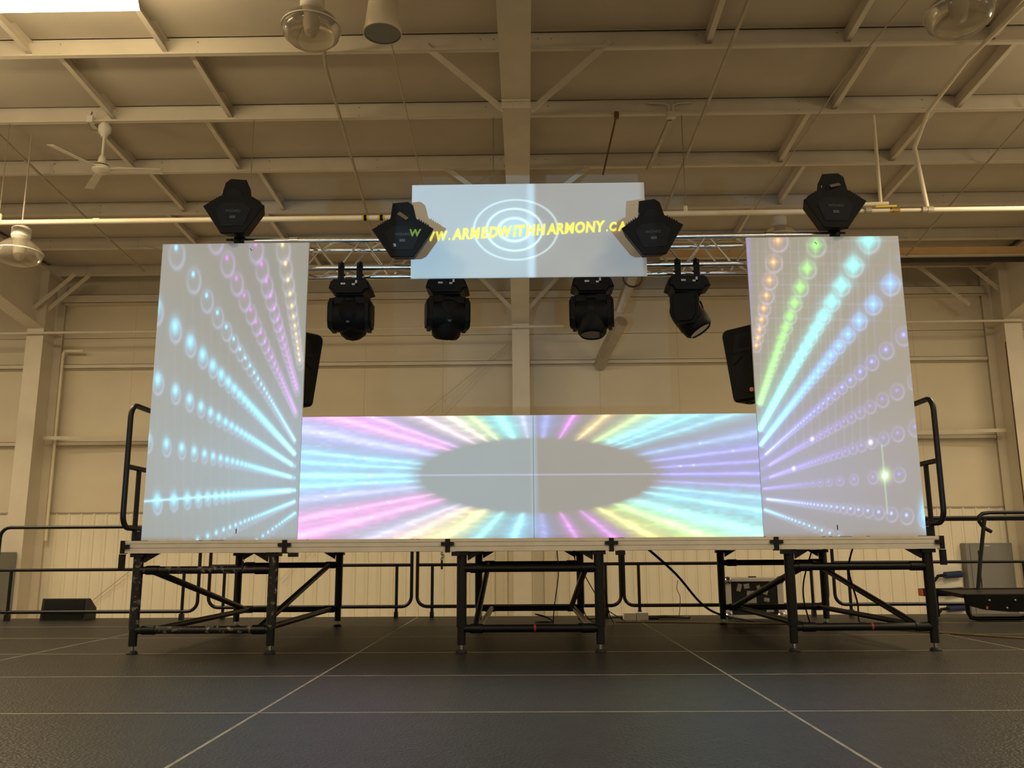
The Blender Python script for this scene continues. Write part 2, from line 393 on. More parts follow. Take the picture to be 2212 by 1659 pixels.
for x in (-2.17, -1.95): MB().lathe([(.0415, -.02), (.0415, .02)], (x, 4.56, 5.195), 14, 'x').build('arrow_print', 'black_matte', t, True)
for x, r in ((4.42, .05), (4.62, .045), (5.38, .045), (5.45, .05)):
    MB().lathe([(.02, -.05), (r, -.04), (r, .04), (.02, .05)], (x, 4.56, 5.213), 12, 'x').build('fitting', 'galv', t)
v = MB().lathe([(.02, -.07), (.042, -.05), (.042, .05), (.02, .07)], (4.98, 4.56, 5.213), 12, 'x'); v.build('valve', 'brass', t)
MB().bar((4.72, 4.54, 5.26), (5.0, 4.54, 5.265), .02, .025).build('valve_handle', 'yellow_tape', t)
MB().tube([(4.42, 4.56, 5.24), (4.42, 4.56, 5.30), (4.9, 4.56, 5.31)], .028, 10).build('bypass_pipe', 'pipe_white', t, True)
MB().tube([(4.80, 4.56, 5.30), (4.81, 4.56, 6.60)], .024, 10).build('drop_pipe', 'pipe_white', t, True)
MB().tube([(5.42, 4.56, 5.22), (5.33, 4.56, 6.10), (5.33, 4.56, 6.14)], .03, 10).build('drop_pipe', 'pipe_white', t, True)
pipe_thing('conduit', 'cream branch pipe climbing from the valve toward the lamp at upper right', 'pipe', [(5.33, 4.56, 6.12), (5.38, 4.2, 6.45), (5.42, 3.2, 6.60), (5.6, 1.5, 6.66), (5.9, -1.5, 6.8)], .028, 'pipe_white')
pipe_thing('conduit', 'thin conduit running along the roof beside the unlit dome lamp', 'pipe', [(-2.2, 1.6, 6.62), (-2.45, 3.2, 6.62), (-2.6, 5.9, 6.48), (-2.75, 8.6, 6.28)], .022, 'galv')
pipe_thing('conduit', 'conduit running along the roof to the right of the centre rafter', 'pipe', [(2.5, .9, 6.72), (2.45, 3.2, 6.60), (2.4, 6.1, 6.46), (2.35, 9.1, 6.25)], .024, 'galv')
pipe_thing('conduit', 'slim wire conduit along the roof left of the centre rafter', 'pipe', [(-1.55, 1.5, 6.70), (-1.6, 4.5, 6.58), (-1.65, 8.9, 6.3)], .010, 'galv')
pipe_thing('conduit', 'conduit crossing the roof at far left behind the ceiling fan', 'pipe', [(-7.4, 4.3, 6.58), (-7.5, 6.1, 6.48), (-7.55, 9.8, 6.22)], .02, 'galv')
pipe_thing('conduit', 'thin conduit crossing the roof at far right behind the gas pipe', 'pipe', [(6.9, 4.2, 6.60), (7.05, 6.1, 6.48), (7.3, 9.4, 6.25)], .014, 'galv')
pipe_thing('conduit', 'thin slanting wire conduit beside the right dome lamp', 'pipe', [(4.3, 1.6, 6.7), (4.05, 3.6, 6.60), (3.9, 7.0, 6.42), (3.8, 9.0, 6.2)], .009, 'galv')
pipe_thing('sprinkler_line', 'thin horizontal pipe in front of the wall columns', 'pipe', [(-13, 10.1, 5.06), (-.1, 10.1, 5.10), (.75, 10.1, 5.11)], .024, 'steel_paint')
pipe_thing('sprinkler_line', 'thin horizontal pipe near the wall at right, ending at the right column', 'pipe', [(5.2, 10.1, 5.12), (9.6, 10.1, 5.127), (13, 10.1, 5.13)], .022, 'steel_paint')
pipe_thing('brace_cable', 'steel bracing cable slanting from the roof to the left of the hung screen', 'cable', [(-.3, 6.0, 6.6), (-2.85, 9.2, 6.2)], .012, 'galv')
pipe_thing('brace_cable', 'drooping bracing cable behind the left top scanner', 'cable', [(-7.0, 8.4, 6.25), (-4.8, 9.0, 5.95), (-3.6, 9.2, 5.87), (-1.9, 8.9, 6.15)], .010, 'galv')
pipe_thing('flue_pipe', 'slanting grey flue pipe with a joint band behind the moving lights', 'pipe', [(2.45, 9.0, 6.60), (2.15, 9.2, 6.2), (1.79, 9.5, 5.20)], .11, 'galv')
pipe_thing('vent_elbow', 'grey vent pipe entering the wall beneath the slanting flue', 'pipe', [(1.86, 9.75, 5.1), (1.62, 10.4, 4.7), (1.52, 11.0, 4.5)], .13, 'galv')
t = thing('hanging_rod', 'dark rusty threaded rod hanging from the purlin right of the centre rafter', 'rod', (1.27, 4.5, 6.6))
MB().tube([(1.27, 4.5, 6.62), (1.17, 5.6, 6.25)], .014, 8).build('rod', 'rust', t); MB().box(1.24, 1.30, 4.46, 4.53, 6.58, 6.66).build('clamp', 'rust', t)
t = thing('junction_box', 'painted junction box with two conduit arms under the second purlin', 'box', (2.0, 4.5, 6.5))
MB().box(1.96, 2.08, 4.44, 4.52, 6.56, 6.64).build('box', 'steel_paint', t)
MB().tube([(1.72, 4.5, 6.80), (1.92, 4.5, 6.79), (1.99, 4.5, 6.76), (2.0, 4.5, 6.62)], .012, 8).build('conduit_arm', 'steel_paint', t, True)
MB().tube([(2.32, 4.5, 6.80), (2.12, 4.5, 6.79), (2.05, 4.5, 6.76), (2.04, 4.5, 6.62)], .012, 8).build('conduit_arm', 'steel_paint', t, True)
MB().bar((2.02, 4.6, 6.6), (1.90, 6.0, 6.5), .05, .05).build('channel', 'galv', t)
t = thing('overhead_beam', 'long beam below the roof at right with lamplight in its colour and a dark shade strip', 'beam', (8, 9.5, 6.3))
MB().box(2.6, 13, 9.46, 9.5, 6.26, 6.43).build('face', 'lamplit_beam', t)
MB().box(2.6, 13, 9.42, 9.5, 6.235, 6.262).build('lip', 'pipe_white', t); MB().box(2.6, 13, 9.5, 9.58, 6.15, 6.24).build('underside', 'dark_gap', t)  # shade of the gap below the beam is put in as a dark strip
t = thing('hanging_ring', 'dark metal ring hanging just under the right end of the small screen', 'ring', (.885, .39, 2.98))
MB().tube(arc((.885, .39, 2.965), .078, 0, 360, 20, 'xz')[:-1], .009, 8, True).build('hoop', 'rust', t, True)

# ------------------------------------------------------------------ lamps, fan and speaker under the roof
t = thing('strip_light', 'brightly lit long ceiling light at the upper left corner', 'lamp', (-5.0, .8, 6.0))
MB().prismx([(.30, 6.03), (1.14, 6.03), (1.08, 6.12), (.36, 6.12)], -6.2, -3.82).build('lens', 'lamp_lens', t)
MB().prismx([(.60, 6.12), (.84, 6.12), (.80, 6.22), (.64, 6.22)], -6.2, -3.85).build('housing', 'fixture_white', t)
for x in (-5.8, -4.3): MB().tube([(x, .72, 6.24), (x, .72, 6.9)], .008, 6).build('hanger_rod', 'grey_wire', t)
def dome(x, y, z, r, label, zt):
    t = thing('dome_lamp', label, 'lamp', (x, y, z), 'unlit dome lamps')
    MB().lathe([(.25*r, .62*r), (.55*r, .55*r), (.86*r, .28*r), (r, 0), (.99*r, -.08*r), (.93*r, -.30*r), (.74*r, -.48*r), (.40*r, -.58*r), (0, -.60*r)], (x, y, z), 32).build('glass_dome', 'acrylic', t, True)
    MB().lathe([(1.0*r, -.02*r), (1.025*r, -.02*r), (1.025*r, .03*r), (1.0*r, .03*r)], (x, y, z), 32).build('rim', 'fixture_white', t, True)
    MB().lathe([(0, 1.25*r), (.3*r, 1.25*r), (.42*r, 1.15*r), (.42*r, .75*r), (.3*r, .6*r), (0, .6*r)], (x, y, z), 20).build('ballast_housing', 'fixture_white', t, True)
    MB().lathe([(0, .55*r), (.13*r, .5*r), (.2*r, .25*r), (.17*r, .02*r), (0, -.08*r)], (x, y, z), 14).build('bulb', 'fixture_white', t, True)
    MB().tube([(x, y, z+1.2*r), (x, y, zt)], .012, 6).build('hanger_rod', 'galv', t)
dome(-2.2, 1.52, 6.06, .30, 'unlit clear dome lamp at top left of centre beside the cone speaker', 6.8)
dome(4.46, 1.52, 6.12, .33, 'unlit clear dome lamp at the top right of the photo', 6.85)
dome(-7.02, 4.80, 4.84, .30, 'unlit dome lamp low at far left beneath the gas pipe', 6.6)
dome(4.36, 7.61, 5.98, .30, 'dome lamp half hidden behind the right end of the truss', 6.4)
t = thing('pendant_speaker', 'grey cone shaped pendant speaker beside the left dome lamp', 'speaker', (-1.46, 1.52, 6.0))
MB().lathe([(0, .55), (.10, .55), (.135, .5), (.185, .06), (.2, .0), (.2, -.02), (.188, -.02)], (-1.46, 1.52, 6.0), 28).build('shell', 'steel_paint', t, True)
MB().lathe([(0, -.012), (.188, -.012), (.19, 0)], (-1.46, 1.52, 6.0), 28).build('grille', 'grey_steel', t, True)
MB().tube([(-1.46, 1.52, 6.54), (-1.46, 1.52, 6.95)], .012, 6).build('stem', 'steel_paint', t)
t = thing('ceiling_fan', 'white three blade ceiling fan hanging at upper left', 'fan', (-5.82, 4.5, 6.6))
MB().lathe([(0, .0), (.05, 0), (.085, -.05), (.085, -.12), (.03, -.20), (0, -.2)], (-5.82, 4.5, 6.60), 16).build('canopy', 'fixture_white', t, True)
MB().tube([(-5.82, 4.5, 6.45), (-5.82, 4.5, 6.04)], .018, 8).build('downrod', 'fixture_white', t, True)
MB().lathe([(.03, .17), (.05, .12), (.055, .06), (.10, .03), (.105, .02)], (-5.82, 4.5, 5.95), 20).build('motor_cover', 'fixture_white', t, True)
MB().lathe([(.06, .022), (.105, .022), (.105, .008), (.06, .008)], (-5.82, 4.5, 5.95), 20).build('trim_ring', 'black_matte', t, True)
MB().lathe([(.10, .01), (.125, .0), (.12, -.05), (.07, -.085), (0, -.09)], (-5.82, 4.5, 5.95), 20).build('motor', 'fixture_white', t, True)
for a in (8, 128, 248):
    b = MB().add([(.10, -.03, 0), (.25, -.06, .012), (.80, -.07, .012), (.80, .05, -.012), (.25, .05, -.012), (.10, .03, 0)]+[(.10, -.03, .006), (.25, -.06, .018), (.80, -.07, .018), (.80, .05, -.006), (.25, .05, -.006), (.10, .03, .006)],
        [(5,4,3,2,1,0), (6,7,8,9,10,11)]+[(i, (i+1) % 6, (i+1) % 6+6, i+6) for i in range(6)])
    b.xf(Matrix.Translation((-5.82, 4.5, 5.92)) @ Matrix.Rotation(R(a), 4, 'Z')).build('blade', 'fixture_white', t)
MB().tube([(-6.02, 4.5, 6.78), (-6.05, 4.48, 6.60), (-6.0, 4.47, 6.50), (-5.88, 4.48, 6.48)], .012, 6).build('cord', 'grey_wire', t, True)
MB().box(-6.06, -5.98, 4.44, 4.52, 6.60, 6.70).build('mount_bracket', 'fixture_white', t)

# ------------------------------------------------------------------ upper deck: five stage decks with folding leg frames
HD, HB = .822, .7325
DX = [-3.05+1.22*i for i in range(6)]
def deck(i, label, legs=None):
    x0, x1 = DX[i]+.018, DX[i+1]-.018
    t = thing('stage_deck', label, 'stage deck', ((x0+x1)/2, 1.22, 0), 'raised stage decks')
    f = MB(); f.box(x0, x1, .012, .05, HB, HD); f.box(x0, x1, 0, .014, HB, HB+.034); f.box(x0, x1, 0, .014, HB+.037, HB+.066); f.box(x0, x1, 0, .014, HB+.069, HD)
    f.box(x0, x1, 2.39, 2.44, HB, HD); f.box(x0, x0+.045, .05, 2.39, HB, HD); f.box(x1-.045, x1, .05, 2.39, HB, HD)
    f.build('edge_frame', 'alu', t)
    MB().box(x0+.045, x1-.045, .05, 2.39, HD-.025, HD-.002).build('deck_board', 'deck_under', t)
    g = MB()
    for y in (.65, 1.22, 1.8): g.box(x0+.045, x1-.045, y-.02, y+.02, HB+.01, HD-.025)
    g.build('joist', 'black_paint', t)
    if legs is None: return t
    lx = (x0+.085, x1-.075); ys = (.06, 2.40); worn = 'black_worn' if legs == 'worn' else 'black_paint'
    for X in lx:
        for Y in ys:
            m = worn if Y < 1 else 'black_paint'
            l = MB().tube([(X, Y, HB-.002), (X, Y, .18)], .037, 14).build('leg', m, t, True)
            MB().tube([(X, Y, .18), (X, Y, .055)], .031, 14).build('leg_extension', 'black_paint', l, True)
            MB().tube([(X, Y, .06), (X, Y, .02)], .013, 8).build('screw_jack', 'chrome', l, True)
            MB().lathe([(0, .022), (.03, .022), (.042, .008), (.042, 0), (0, 0)], (X, Y, 0), 14).build('foot_pad', 'rubber', l, True)
            MB().box(X-.05, X+.05, Y-.045 if Y > 1 else Y-.04, Y+.045 if Y < 1 else Y+.03, HB-.03, HB-.002).build('socket', 'black_paint', t)
            s = 1 if X == lx[0] else -1
            MB().prism([(X+s*.04, HB-.003), (X+s*.16, HB-.003), (X+s*.045, HB-.07)], Y-.012, Y+.012).build('gusset', 'black_paint', t)
    for Y in ys:
        m = worn if Y < 1 else 'black_paint'
        for z in (.605, .17):
            MB().tube([(lx[0], Y, z), (lx[1], Y, z)], .028, 12).build('cross_bar', m, t, True)
    for side, X in ((0, lx[0]+.10), (1, lx[1]-.10)):
        front_top = (side == 0) if legs in ('worn', 'right') else (side == 1)
        a, b = ((X, .06, .605), (X, 2.40, .17)) if front_top else ((X, 2.40, .605), (X, .06, .17))
        MB().tube([a, b], .025, 10).build('diagonal_brace', 'black_paint', t, True)
        MB().tube([(X+.03, .06, .17), (X+.03, 2.40, .17)], .024, 10).build('side_strut', 'black_paint' if legs != 'middle' else 'galv', t, True)
        for (Y, z) in ((.06, .605), (2.40, .605), (.06, .17), (2.40, .17)):
            MB().tube([(X-.035, Y, z), (X+.06, Y, z)], .034, 12).build('brace_collar', 'black_paint', t, True)
    if legs == 'middle' or legs == 'right':
        xm = lx[0]+(.53 if legs == 'middle' else .56)*(lx[1]-lx[0]); MB().tube([(xm-.008, .06, .17), (xm+.008, .06, .17)], .0292, 12).build('tape_band', 'red_tape', t, True)
    return t
deck(0, 'leftmost raised deck on scuffed black legs', 'worn')
deck(1, 'second raised deck from the left, bridging without legs')
deck(2, 'middle raised deck on its own black leg frame', 'middle')
deck(3, 'fourth raised deck from the left, bridging without legs')
deck(4, 'rightmost raised deck on clean black legs', 'right')
CL = ['first', 'second', 'third', 'fourth']
for i in range(1, 5):
    x = DX[i]
    t = thing('deck_coupler', f'black cross shaped coupler, {CL[i-1]} from the left between the decks', 'coupler', (x, 0, .73), 'deck couplers')
    MB().box(x-.0165, x+.0165, -.012, .05, HB-.01, HD+.001).build('upright', 'black_paint', t)
    MB().box(x-.048, x+.048, -.016, -.001, HB+.042, HB+.066).build('cross_plate', 'black_paint', t)
    MB().box(x+.03, x+.10, -.01, .03, HB-.035, HB-.004).build('latch', 'black_paint', t)
for s, x, nm in ((-1, -3.05, 'left'), (1, 3.05, 'right')):
    t = thing('deck_end_clamp', f'black end clamp on the {nm} front corner of the raised deck', 'clamp', (x, 0, .7), 'deck end clamps')
    a, b = sorted((x-s*.015, x+s*.012)); MB().box(a, b, -.014, .06, HB-.005, HD+.002).build('plate', 'black_paint', t)
    a, b = sorted((x-s*.055, x)); MB().box(a, b, -.02, -.002, HB+.032, HB+.062).build('hook', 'black_paint', t)
    a, b = sorted((x-s*.012, x+s*.018)); MB().box(a, b, -.012, .04, HB-.12, HB-.008).build('tail', 'black_paint', t)
for x, nm in ((-.655, 'middle deck'), (-2.15, 'leftmost deck')):
    t = thing('latch_chain', f'short safety chain with pin dangling under the {nm}', 'chain', (x, .04, .6))
    for k in range(3): MB().tube([(x+(.008 if k % 2 else 0)+.007*math.cos(a), .04+(.007*math.sin(a) if k % 2 else 0), .715-.02*k+.012*math.sin(a)) for a in [i*math.pi/4 for i in range(8)]], .003, 5, True).build('link', 'black_paint', t)
    MB().tube([(x, .04, .665), (x, .04, .60)], .008, 8).build('pin', 'black_paint', t, True)

# ------------------------------------------------------------------ guard rails
def back_rail(x0, x1, y, label, dz=0):
    t = thing('guard_rail', label, 'railing', ((x0+x1)/2, y, 0), 'black tube guard rails')
    MB().tube(loop_pts(x0, x1, .125+dz, 1.06+dz, .11, y, 'xz'), .0195, 10, True).build('frame_tube', 'black_paint', t, True)
    MB().tube([(x0+.01, y, .585+dz), (x1-.01, y, .585+dz)], .0185, 10).build('mid_rail', 'black_paint', t, True)
    for x in (x0+.17, x1-.17):
        p = MB().tube([(x, y, .585+dz), (x, y, .012)], .018, 10).build('post', 'black_paint', t, True)
        MB().prism([(x-.022, .002), (x+.022, .002), (x+.02, .07), (x-.02, .07)], y-.03, y+.03).build('foot_bracket', 'black_paint', p)
back_rail(-8.35, -6.06, 3.35, 'guard rail cut off at the far left edge', -.03)
back_rail(-6.0, -3.70, 3.35, 'guard rail at left, one end clear of the raised deck', -.03)
back_rail(-3.64, -1.33, 3.52, 'guard rail behind the leftmost legs of the raised deck')
back_rail(-1.265, 1.04, 3.52, 'guard rail behind the middle legs of the raised deck')
back_rail(1.075, 3.36, 3.52, 'guard rail behind the road case')
back_rail(3.44, 5.75, 3.52, 'guard rail at right behind the folded stair unit')
def side_rail(x, label):
    t = thing('deck_rail', label, 'railing', (x, 1.2, HD), 'raised deck side rails')
    MB().tube(loop_pts(.12, 2.32, .925, 1.885, .10, x, 'yz'), .021, 12, True).build('frame_tube', 'black_paint', t, True)
    MB().tube([(x, .13, 1.395), (x, 2.31, 1.395)], .02, 10).build('mid_rail', 'black_paint', t, True)
    xi = x*.985
    for y in (.34, 2.1):
        p = MB().tube([(x, y, 1.395), (x, y, .80)], .0195, 10).build('post', 'black_paint', t, True)
        s = -1 if x > 0 else 1
        MB().prismx([(y-.03, .826), (y+.03, .826), (y+.022, .90), (y-.022, .90)], min(x, x+s*.10), max(x, x+s*.10)).build('bracket', 'black_paint', p)
side_rail(-3.12, 'black tube rail on the left side of the raised deck')
side_rail(3.14, 'black tube rail on the right side of the raised deck')

# ------------------------------------------------------------------ projected pictures (content of the screens)
def hx(r, g, b):
    f = lambda c: (c/255/12.92 if c/255 <= .04045 else ((c/255+.055)/1.055)**2.4)
    return np.array([f(r), f(g), f(b)])
def bil(c, nx, ny):
    s = np.linspace(0, 1, nx)[None, :]; t = np.linspace(0, 1, ny)[:, None]       # t from the top down
    TL, TR, BR_, BL = [np.array(p, float) for p in c]
    f = lambda i: (1-t)*((1-s)*TL[i]+s*TR[i])+t*((1-s)*BL[i]+s*BR_[i])
    return f(0), f(1)
def vnoise(nx, ny, sx, sy, seed):
    g = np.random.RandomState(seed).rand(int(ny/sy)+3, int(nx/sx)+3)
    x = np.arange(nx)/sx; y = np.arange(ny)/sy; xi = x.astype(int); yi = y.astype(int)
    fx = (x-xi)[None, :]; fy = (y-yi)[:, None]; fx = fx*fx*(3-2*fx); fy = fy*fy*(3-2*fy)
    a = g[np.ix_(yi, xi)]; b = g[np.ix_(yi, xi+1)]; c = g[np.ix_(yi+1, xi)]; d = g[np.ix_(yi+1, xi+1)]
    return (a*(1-fx)+b*fx)*(1-fy)+(c*(1-fx)+d*fx)*fy
class Pic:
    def __init__(s, corners, nx, ny): s.X, s.Y = bil(corners, nx, ny); s.nx, s.ny = nx, ny; s.E = np.zeros((ny, nx, 3))
    def sub(s, x, y, rx, ry):
        m = (np.abs(s.X-x) < rx) & (np.abs(s.Y-y) < ry)
        if not m.any(): return None
        j = np.where(m.any(1))[0]; i = np.where(m.any(0))[0]
        sl = (slice(j[0], j[-1]+1), slice(i[0], i[-1]+1)); return sl
    def blob(s, x, y, sx, sy, col, a, diamond=False):
        sl = s.sub(x, y, 3.2*sx, 3.2*sy)
        if sl is None: return
        dx = np.abs(s.X[sl]-x)/sx; dy = np.abs(s.Y[sl]-y)/sy
        g = np.exp(-(dx+dy)**2*.55) if diamond else np.exp(-(dx**2+dy**2))
        s.E[sl] += a*g[..., None]*col
    def ring(s, x, y, a, b, w, col, amp, fill=0):
        sl = s.sub(x, y, 1.4*a+2*w, 1.4*b+2*w)
        if sl is None: return
        r = np.hypot((s.X[sl]-x)/a, (s.Y[sl]-y)/b)
        sh = .35+.65*np.clip(.5+(s.Y[sl]-y)/(2*b)+.35*(s.X[sl]-x)/a, 0, 1.2)
        g = np.exp(-((r-1)*a/w)**2)*sh*amp+fill*(r < 1)
        s.E[sl] += g[..., None]*col
    def line(s, p, q, w, col, amp, fade=None):
        d = np.array(q, float)-np.array(p, float); Lq = np.hypot(*d); d /= Lq
        al = (s.X-p[0])*d[0]+(s.Y-p[1])*d[1]; ac = (s.X-p[0])*-d[1]+(s.Y-p[1])*d[0]
        g = np.exp(-(ac/w)**2)*(al > 0)*(al < Lq)
        if fade: g = g*np.clip(al/Lq, 0, 1)**fade
        s.E += amp*g[..., None]*col
CY = hx(60, 215, 255); AQ = hx(70, 240, 240); MG = hx(225, 40, 255); YL = hx(255, 215, 90); OR = hx(255, 165, 30); GN = hx(110, 255, 50)
BL = hx(50, 110, 255); VI = hx(110, 50, 255); LV = hx(190, 195, 255); WH = np.array([1., 1., 1.]); PK = hx(255, 110, 220); LM = hx(215, 255, 90)

def tunnel(P, rays, VP, ra, rb, stretch):
    for (p0, p1, end, col, glow, core, streak) in rays:
        p0 = np.array(p0, float); p1 = np.array(p1, float); end = np.array(end, float)
        r0 = np.hypot(*(p0-VP)); d0 = np.hypot(*(p1-p0)); c = max(r0/d0-1, 3.0)
        d = (end-p0)/np.hypot(*(end-p0)); lend = np.hypot(*(end-p0))
        P.line(p0+d*lend*.22, end, 13, col, streak*.55, 1.3); P.line(p0+d*lend*.45, end, 6, col*.6+WH*.25, streak*.55, 1.6)
        for k in range(-2, 46):
            if c+k < 2.0: continue
            r = r0*c/(c+k); al = r0-r
            if al > lend-4: break
            q = p0+d*al; s = r/1300.
            gs = 1.4 if stretch < 1.5 and glow > .4 else 1.25; P.blob(q[0], q[1], (20*glow+4)*s*gs+2, ((20*glow+4)*stretch)*s*gs+2, col, .32+.6*glow, glow > .4 and stretch < 1.5)
            P.blob(q[0], q[1], ra*r*1.2, rb*r*1.2, col*.5+LV*.3, .05+.05*glow)
            P.blob(q[0], q[1], 5.0*s+2.2, 5.0*s*stretch+2.2, col*.7+WH*.3*core, .55+.5*core)
            P.ring(q[0]+3*s, q[1]+.045*r*(.6 if stretch > 1.5 else .15), ra*r, rb*r, max(3.5, 6.5*s), LV*.55+col*.12, .34*min(1, s*1.6), .035)
LEFT = Pic([(127, 66), (878, 70), (805, 1575), (10, 1578)], 190, 360)
tunnel(LEFT, [((195, 85), (279, 232), (800, 1100), CY, .12, .5, .15), ((456, 145), (501, 257), (805, 960), MG, .05, .0, .10), ((604, 73), (630, 183), (812, 850), MG, .05, .0, .12),
    ((742, 78), (758, 180), (826, 700), YL, .05, .5, .05), ((187, 505), (263, 590), (800, 1165), CY, .75, .4, .42), ((97, 780), (185, 840), (800, 1225), CY, .65, .5, .45),
    ((140, 1105), (217, 1130), (800, 1280), CY, .6, .5, .45), ((92, 1385), (177, 1380), (800, 1337), CY, .8, .6, .5), ((350, 1558), (395, 1545), (800, 1390), CY, .3, .5, .42), ((560, 1605), (600, 1580), (800, 1445), CY, .25, .5, .40)],
    np.array([900., 1295.]), .028, .054, 2.1)
LEFT.line((10, 1390), (800, 1338), 8, CY, .5); LEFT.line((10, 1390), (800, 1338), 3, WH, .25)
for x in range(95, 800, 46): LEFT.line((x, 300+random.random()*300), (x-6, 1578), 3, LV, .028+.03*random.random())
LEFT.blob(420, 1300, 620, 420, hx(120, 195, 235), .15); LEFT.blob(760, 1150, 300, 420, hx(110, 190, 255), .12); LEFT.blob(150, 700, 300, 500, hx(150, 190, 225), .05)
RIGHT = Pic([(64, 44), (836, 42), (970, 1585), (130, 1585)], 196, 362)
tunnel(RIGHT, [((226, 60), (198, 178), (104, 640), OR, .42, .7, .05), ((418, 88), (369, 212), (118, 930), GN, .62, .4, .40), ((685, 65), (600, 195), (116, 1060), AQ, .95, .2, .38),
    ((795, 300), (711, 413), (116, 1140), hx(40, 170, 255), .9, .5, .45), ((862, 573), (771, 650), (118, 1205), hx(70, 90, 255), .40, .9, .32), ((825, 863), (748, 903), (120, 1258), VI, .12, .2, .22),
    ((827, 1078), (754, 1104), (122, 1308), VI, .12, .2, .25), ((832, 1283), (697, 1296), (125, 1352), VI, .14, .2, .28), ((868, 1485), (790, 1476), (130, 1400), hx(90, 140, 255), .22, 1, .22), ((470, 1570), (430, 1555), (130, 1452), CY, .25, .8, .35)],
    np.array([0., 1280.]), .038, .044, 1.2)
for (x, y) in ((600, 195), (534, 308), (480, 403), (436, 486), (795, 300), (711, 413), (638, 495), (685, 65)):
    RIGHT.line((x-2, y-200), (x+6, y+330), 4, LV, .07); RIGHT.line((x-300, y-6), (x+200, y+8), 4, LV, .05)
for x in range(120, 700, 42): RIGHT.line((x, 60), (x+14, 1150), 3, LV, .085)
for y in range(120, 900, 60): RIGHT.line((70, y), (560, y+6), 3, LV, .06)
RIGHT.blob(760, 1290, 26, 30, hx(190, 255, 150), .8); RIGHT.blob(760, 1290, 10, 10, WH, .9); RIGHT.line((745, 1140), (770, 1480), 4, hx(190, 255, 180), .25)
RIGHT.blob(965, 1475, 26, 70, hx(40, 200, 255), 1.0); RIGHT.blob(688, 1125, 10, 12, WH, .9); RIGHT.blob(290, 1252, 8, 9, WH, .8); RIGHT.blob(388, 1106, 8, 9, WH, .8)
RIGHT.blob(70, 300, 16, 500, VI, .35)
RIGHT.blob(420, 1300, 620, 330, hx(150, 165, 255), .14); RIGHT.blob(150, 1250, 300, 300, hx(120, 170, 255), .10); RIGHT.blob(300, 500, 330, 420, hx(190, 200, 170), .06)
for (a, b, col, wd, amp) in (((418, 88), (118, 930), GN, 34, .20), ((685, 65), (116, 1060), AQ, 46, .26), ((795, 300), (116, 1140), hx(60, 170, 255), 40, .22), ((862, 573), (118, 1205), hx(90, 110, 255), 34, .16), ((915, 812), (120, 1258), VI, 26, .08), ((918, 1052), (122, 1308), VI, 22, .08)):
    RIGHT.line(a, b, wd, col, amp, .6)
MID = Pic([(65, 90), (2160, 70), (2180, 637), (40, 640)], 560, 150)
X, Y = MID.X-1148, -(MID.Y-357); ang = np.degrees(np.arctan2(Y, X)); rad = np.hypot(X/545, Y/168)
out = np.clip((rad-.98)/.16, 0, 1)
FAN = [(80, 9, BL, .6), (58, 3.2, MG, .7), (40.7, 2.6, YL, .8), (30, 2.6, LM, .6), (24, 3.5, AQ, .7), (20.8, 1.2, CY, .5), (17.3, 1.4, CY, .6), (11, 1.6, hx(70, 160, 255), .6), (7, 1.1, hx(80, 90, 255), .7), (3.6, .9, hx(80, 80, 255), .7),
       (.4, .8, hx(80, 70, 255), .8), (-2.9, .9, hx(110, 120, 255), .5), (-5.9, 1.1, CY, .7), (-9, 1.3, CY, .8), (-14.6, 3.2, AQ, .8), (-20, 3.0, hx(190, 255, 60), .8), (-28, 3.0, hx(240, 240, 50), .8), (-39, 3.0, MG, .6), (-58, 4.0, MG, .6), (-84, 9, BL, .5),
       (-111.5, 8, CY, .9), (-134, 5, AQ, .7), (-147.4, 4.5, hx(250, 250, 90), .85), (-155.6, 3, hx(255, 190, 150), .7), (-160, 2, LV, .5), (-166.3, 1.8, PK, .85), (-170, 1.3, PK, .7), (-174.5, 1.6, LV*.7+BL*.3, .6), (-177.5, 1.0, CY, .7),
       (180, 1.4, CY, .9), (176.8, .9, CY, .7), (174.4, 1.2, CY, .7), (169, 2.4, hx(150, 160, 255), .75), (164, 1.6, PK, .8), (160.6, 1.5, hx(220, 120, 255), .7), (153, 2.2, hx(255, 200, 230), .8), (145.7, 2.6, hx(255, 240, 190), .8), (137.8, 3, LM, .8), (122, 8, AQ, 1.0), (103, 6, LV, .5)]
for (a, wd, col, amp) in FAN:
    d = (ang-a+180) % 360-180
    MID.E += (amp*.62*np.exp(-(d/(wd*1.5))**2)*out)[..., None]*col + (amp*.55*np.exp(-(d/(wd*.45))**2)*np.clip((rad-.97)/.10, 0, 1))[..., None]*(col*.6+WH*.4)
tex = vnoise(560, 150, 7, 2, 3)*vnoise(560, 150, 23, 3, 5); MID.E *= (.75+.75*tex)[..., None]
MID.E += (.10*out*np.clip(-X/700, 0, 1))[..., None]*hx(180, 150, 255)
MID.E += (.08*out*np.clip(X/700, 0, 1))[..., None]*hx(140, 160, 255)
MID.E += np.where((X < 6+.03*(-Y))[..., None], np.array([.015, .07, .115]), np.array([.02, .03, .045]))
MID.line((590, 356), (1700, 352), 3, LV, .35)
for _ in range(60):
    a = random.choice([f[0] for f in FAN]); rr_ = random.uniform(1.15, 1.9); MID.blob(1148+545*rr_*math.cos(R(a)), 357-545*rr_*math.sin(R(a)), 7, 4, WH, .35)
TOP = Pic([(183, 107), (2030, 84), (2062, 838), (165, 855)], 330, 132)
for (x, y, a, b, wd, amp) in ((1010, 467, 335, 240, 9, .42), (1000, 467, 222, 168, 10, .55), (1000, 467, 125, 92, 12, .6)):
    r = np.hypot((TOP.X-x)/a, (TOP.Y-y)/b); TOP.E += (amp*np.exp(-((r-1)*a/wd)**2))[..., None]*hx(215, 250, 255)
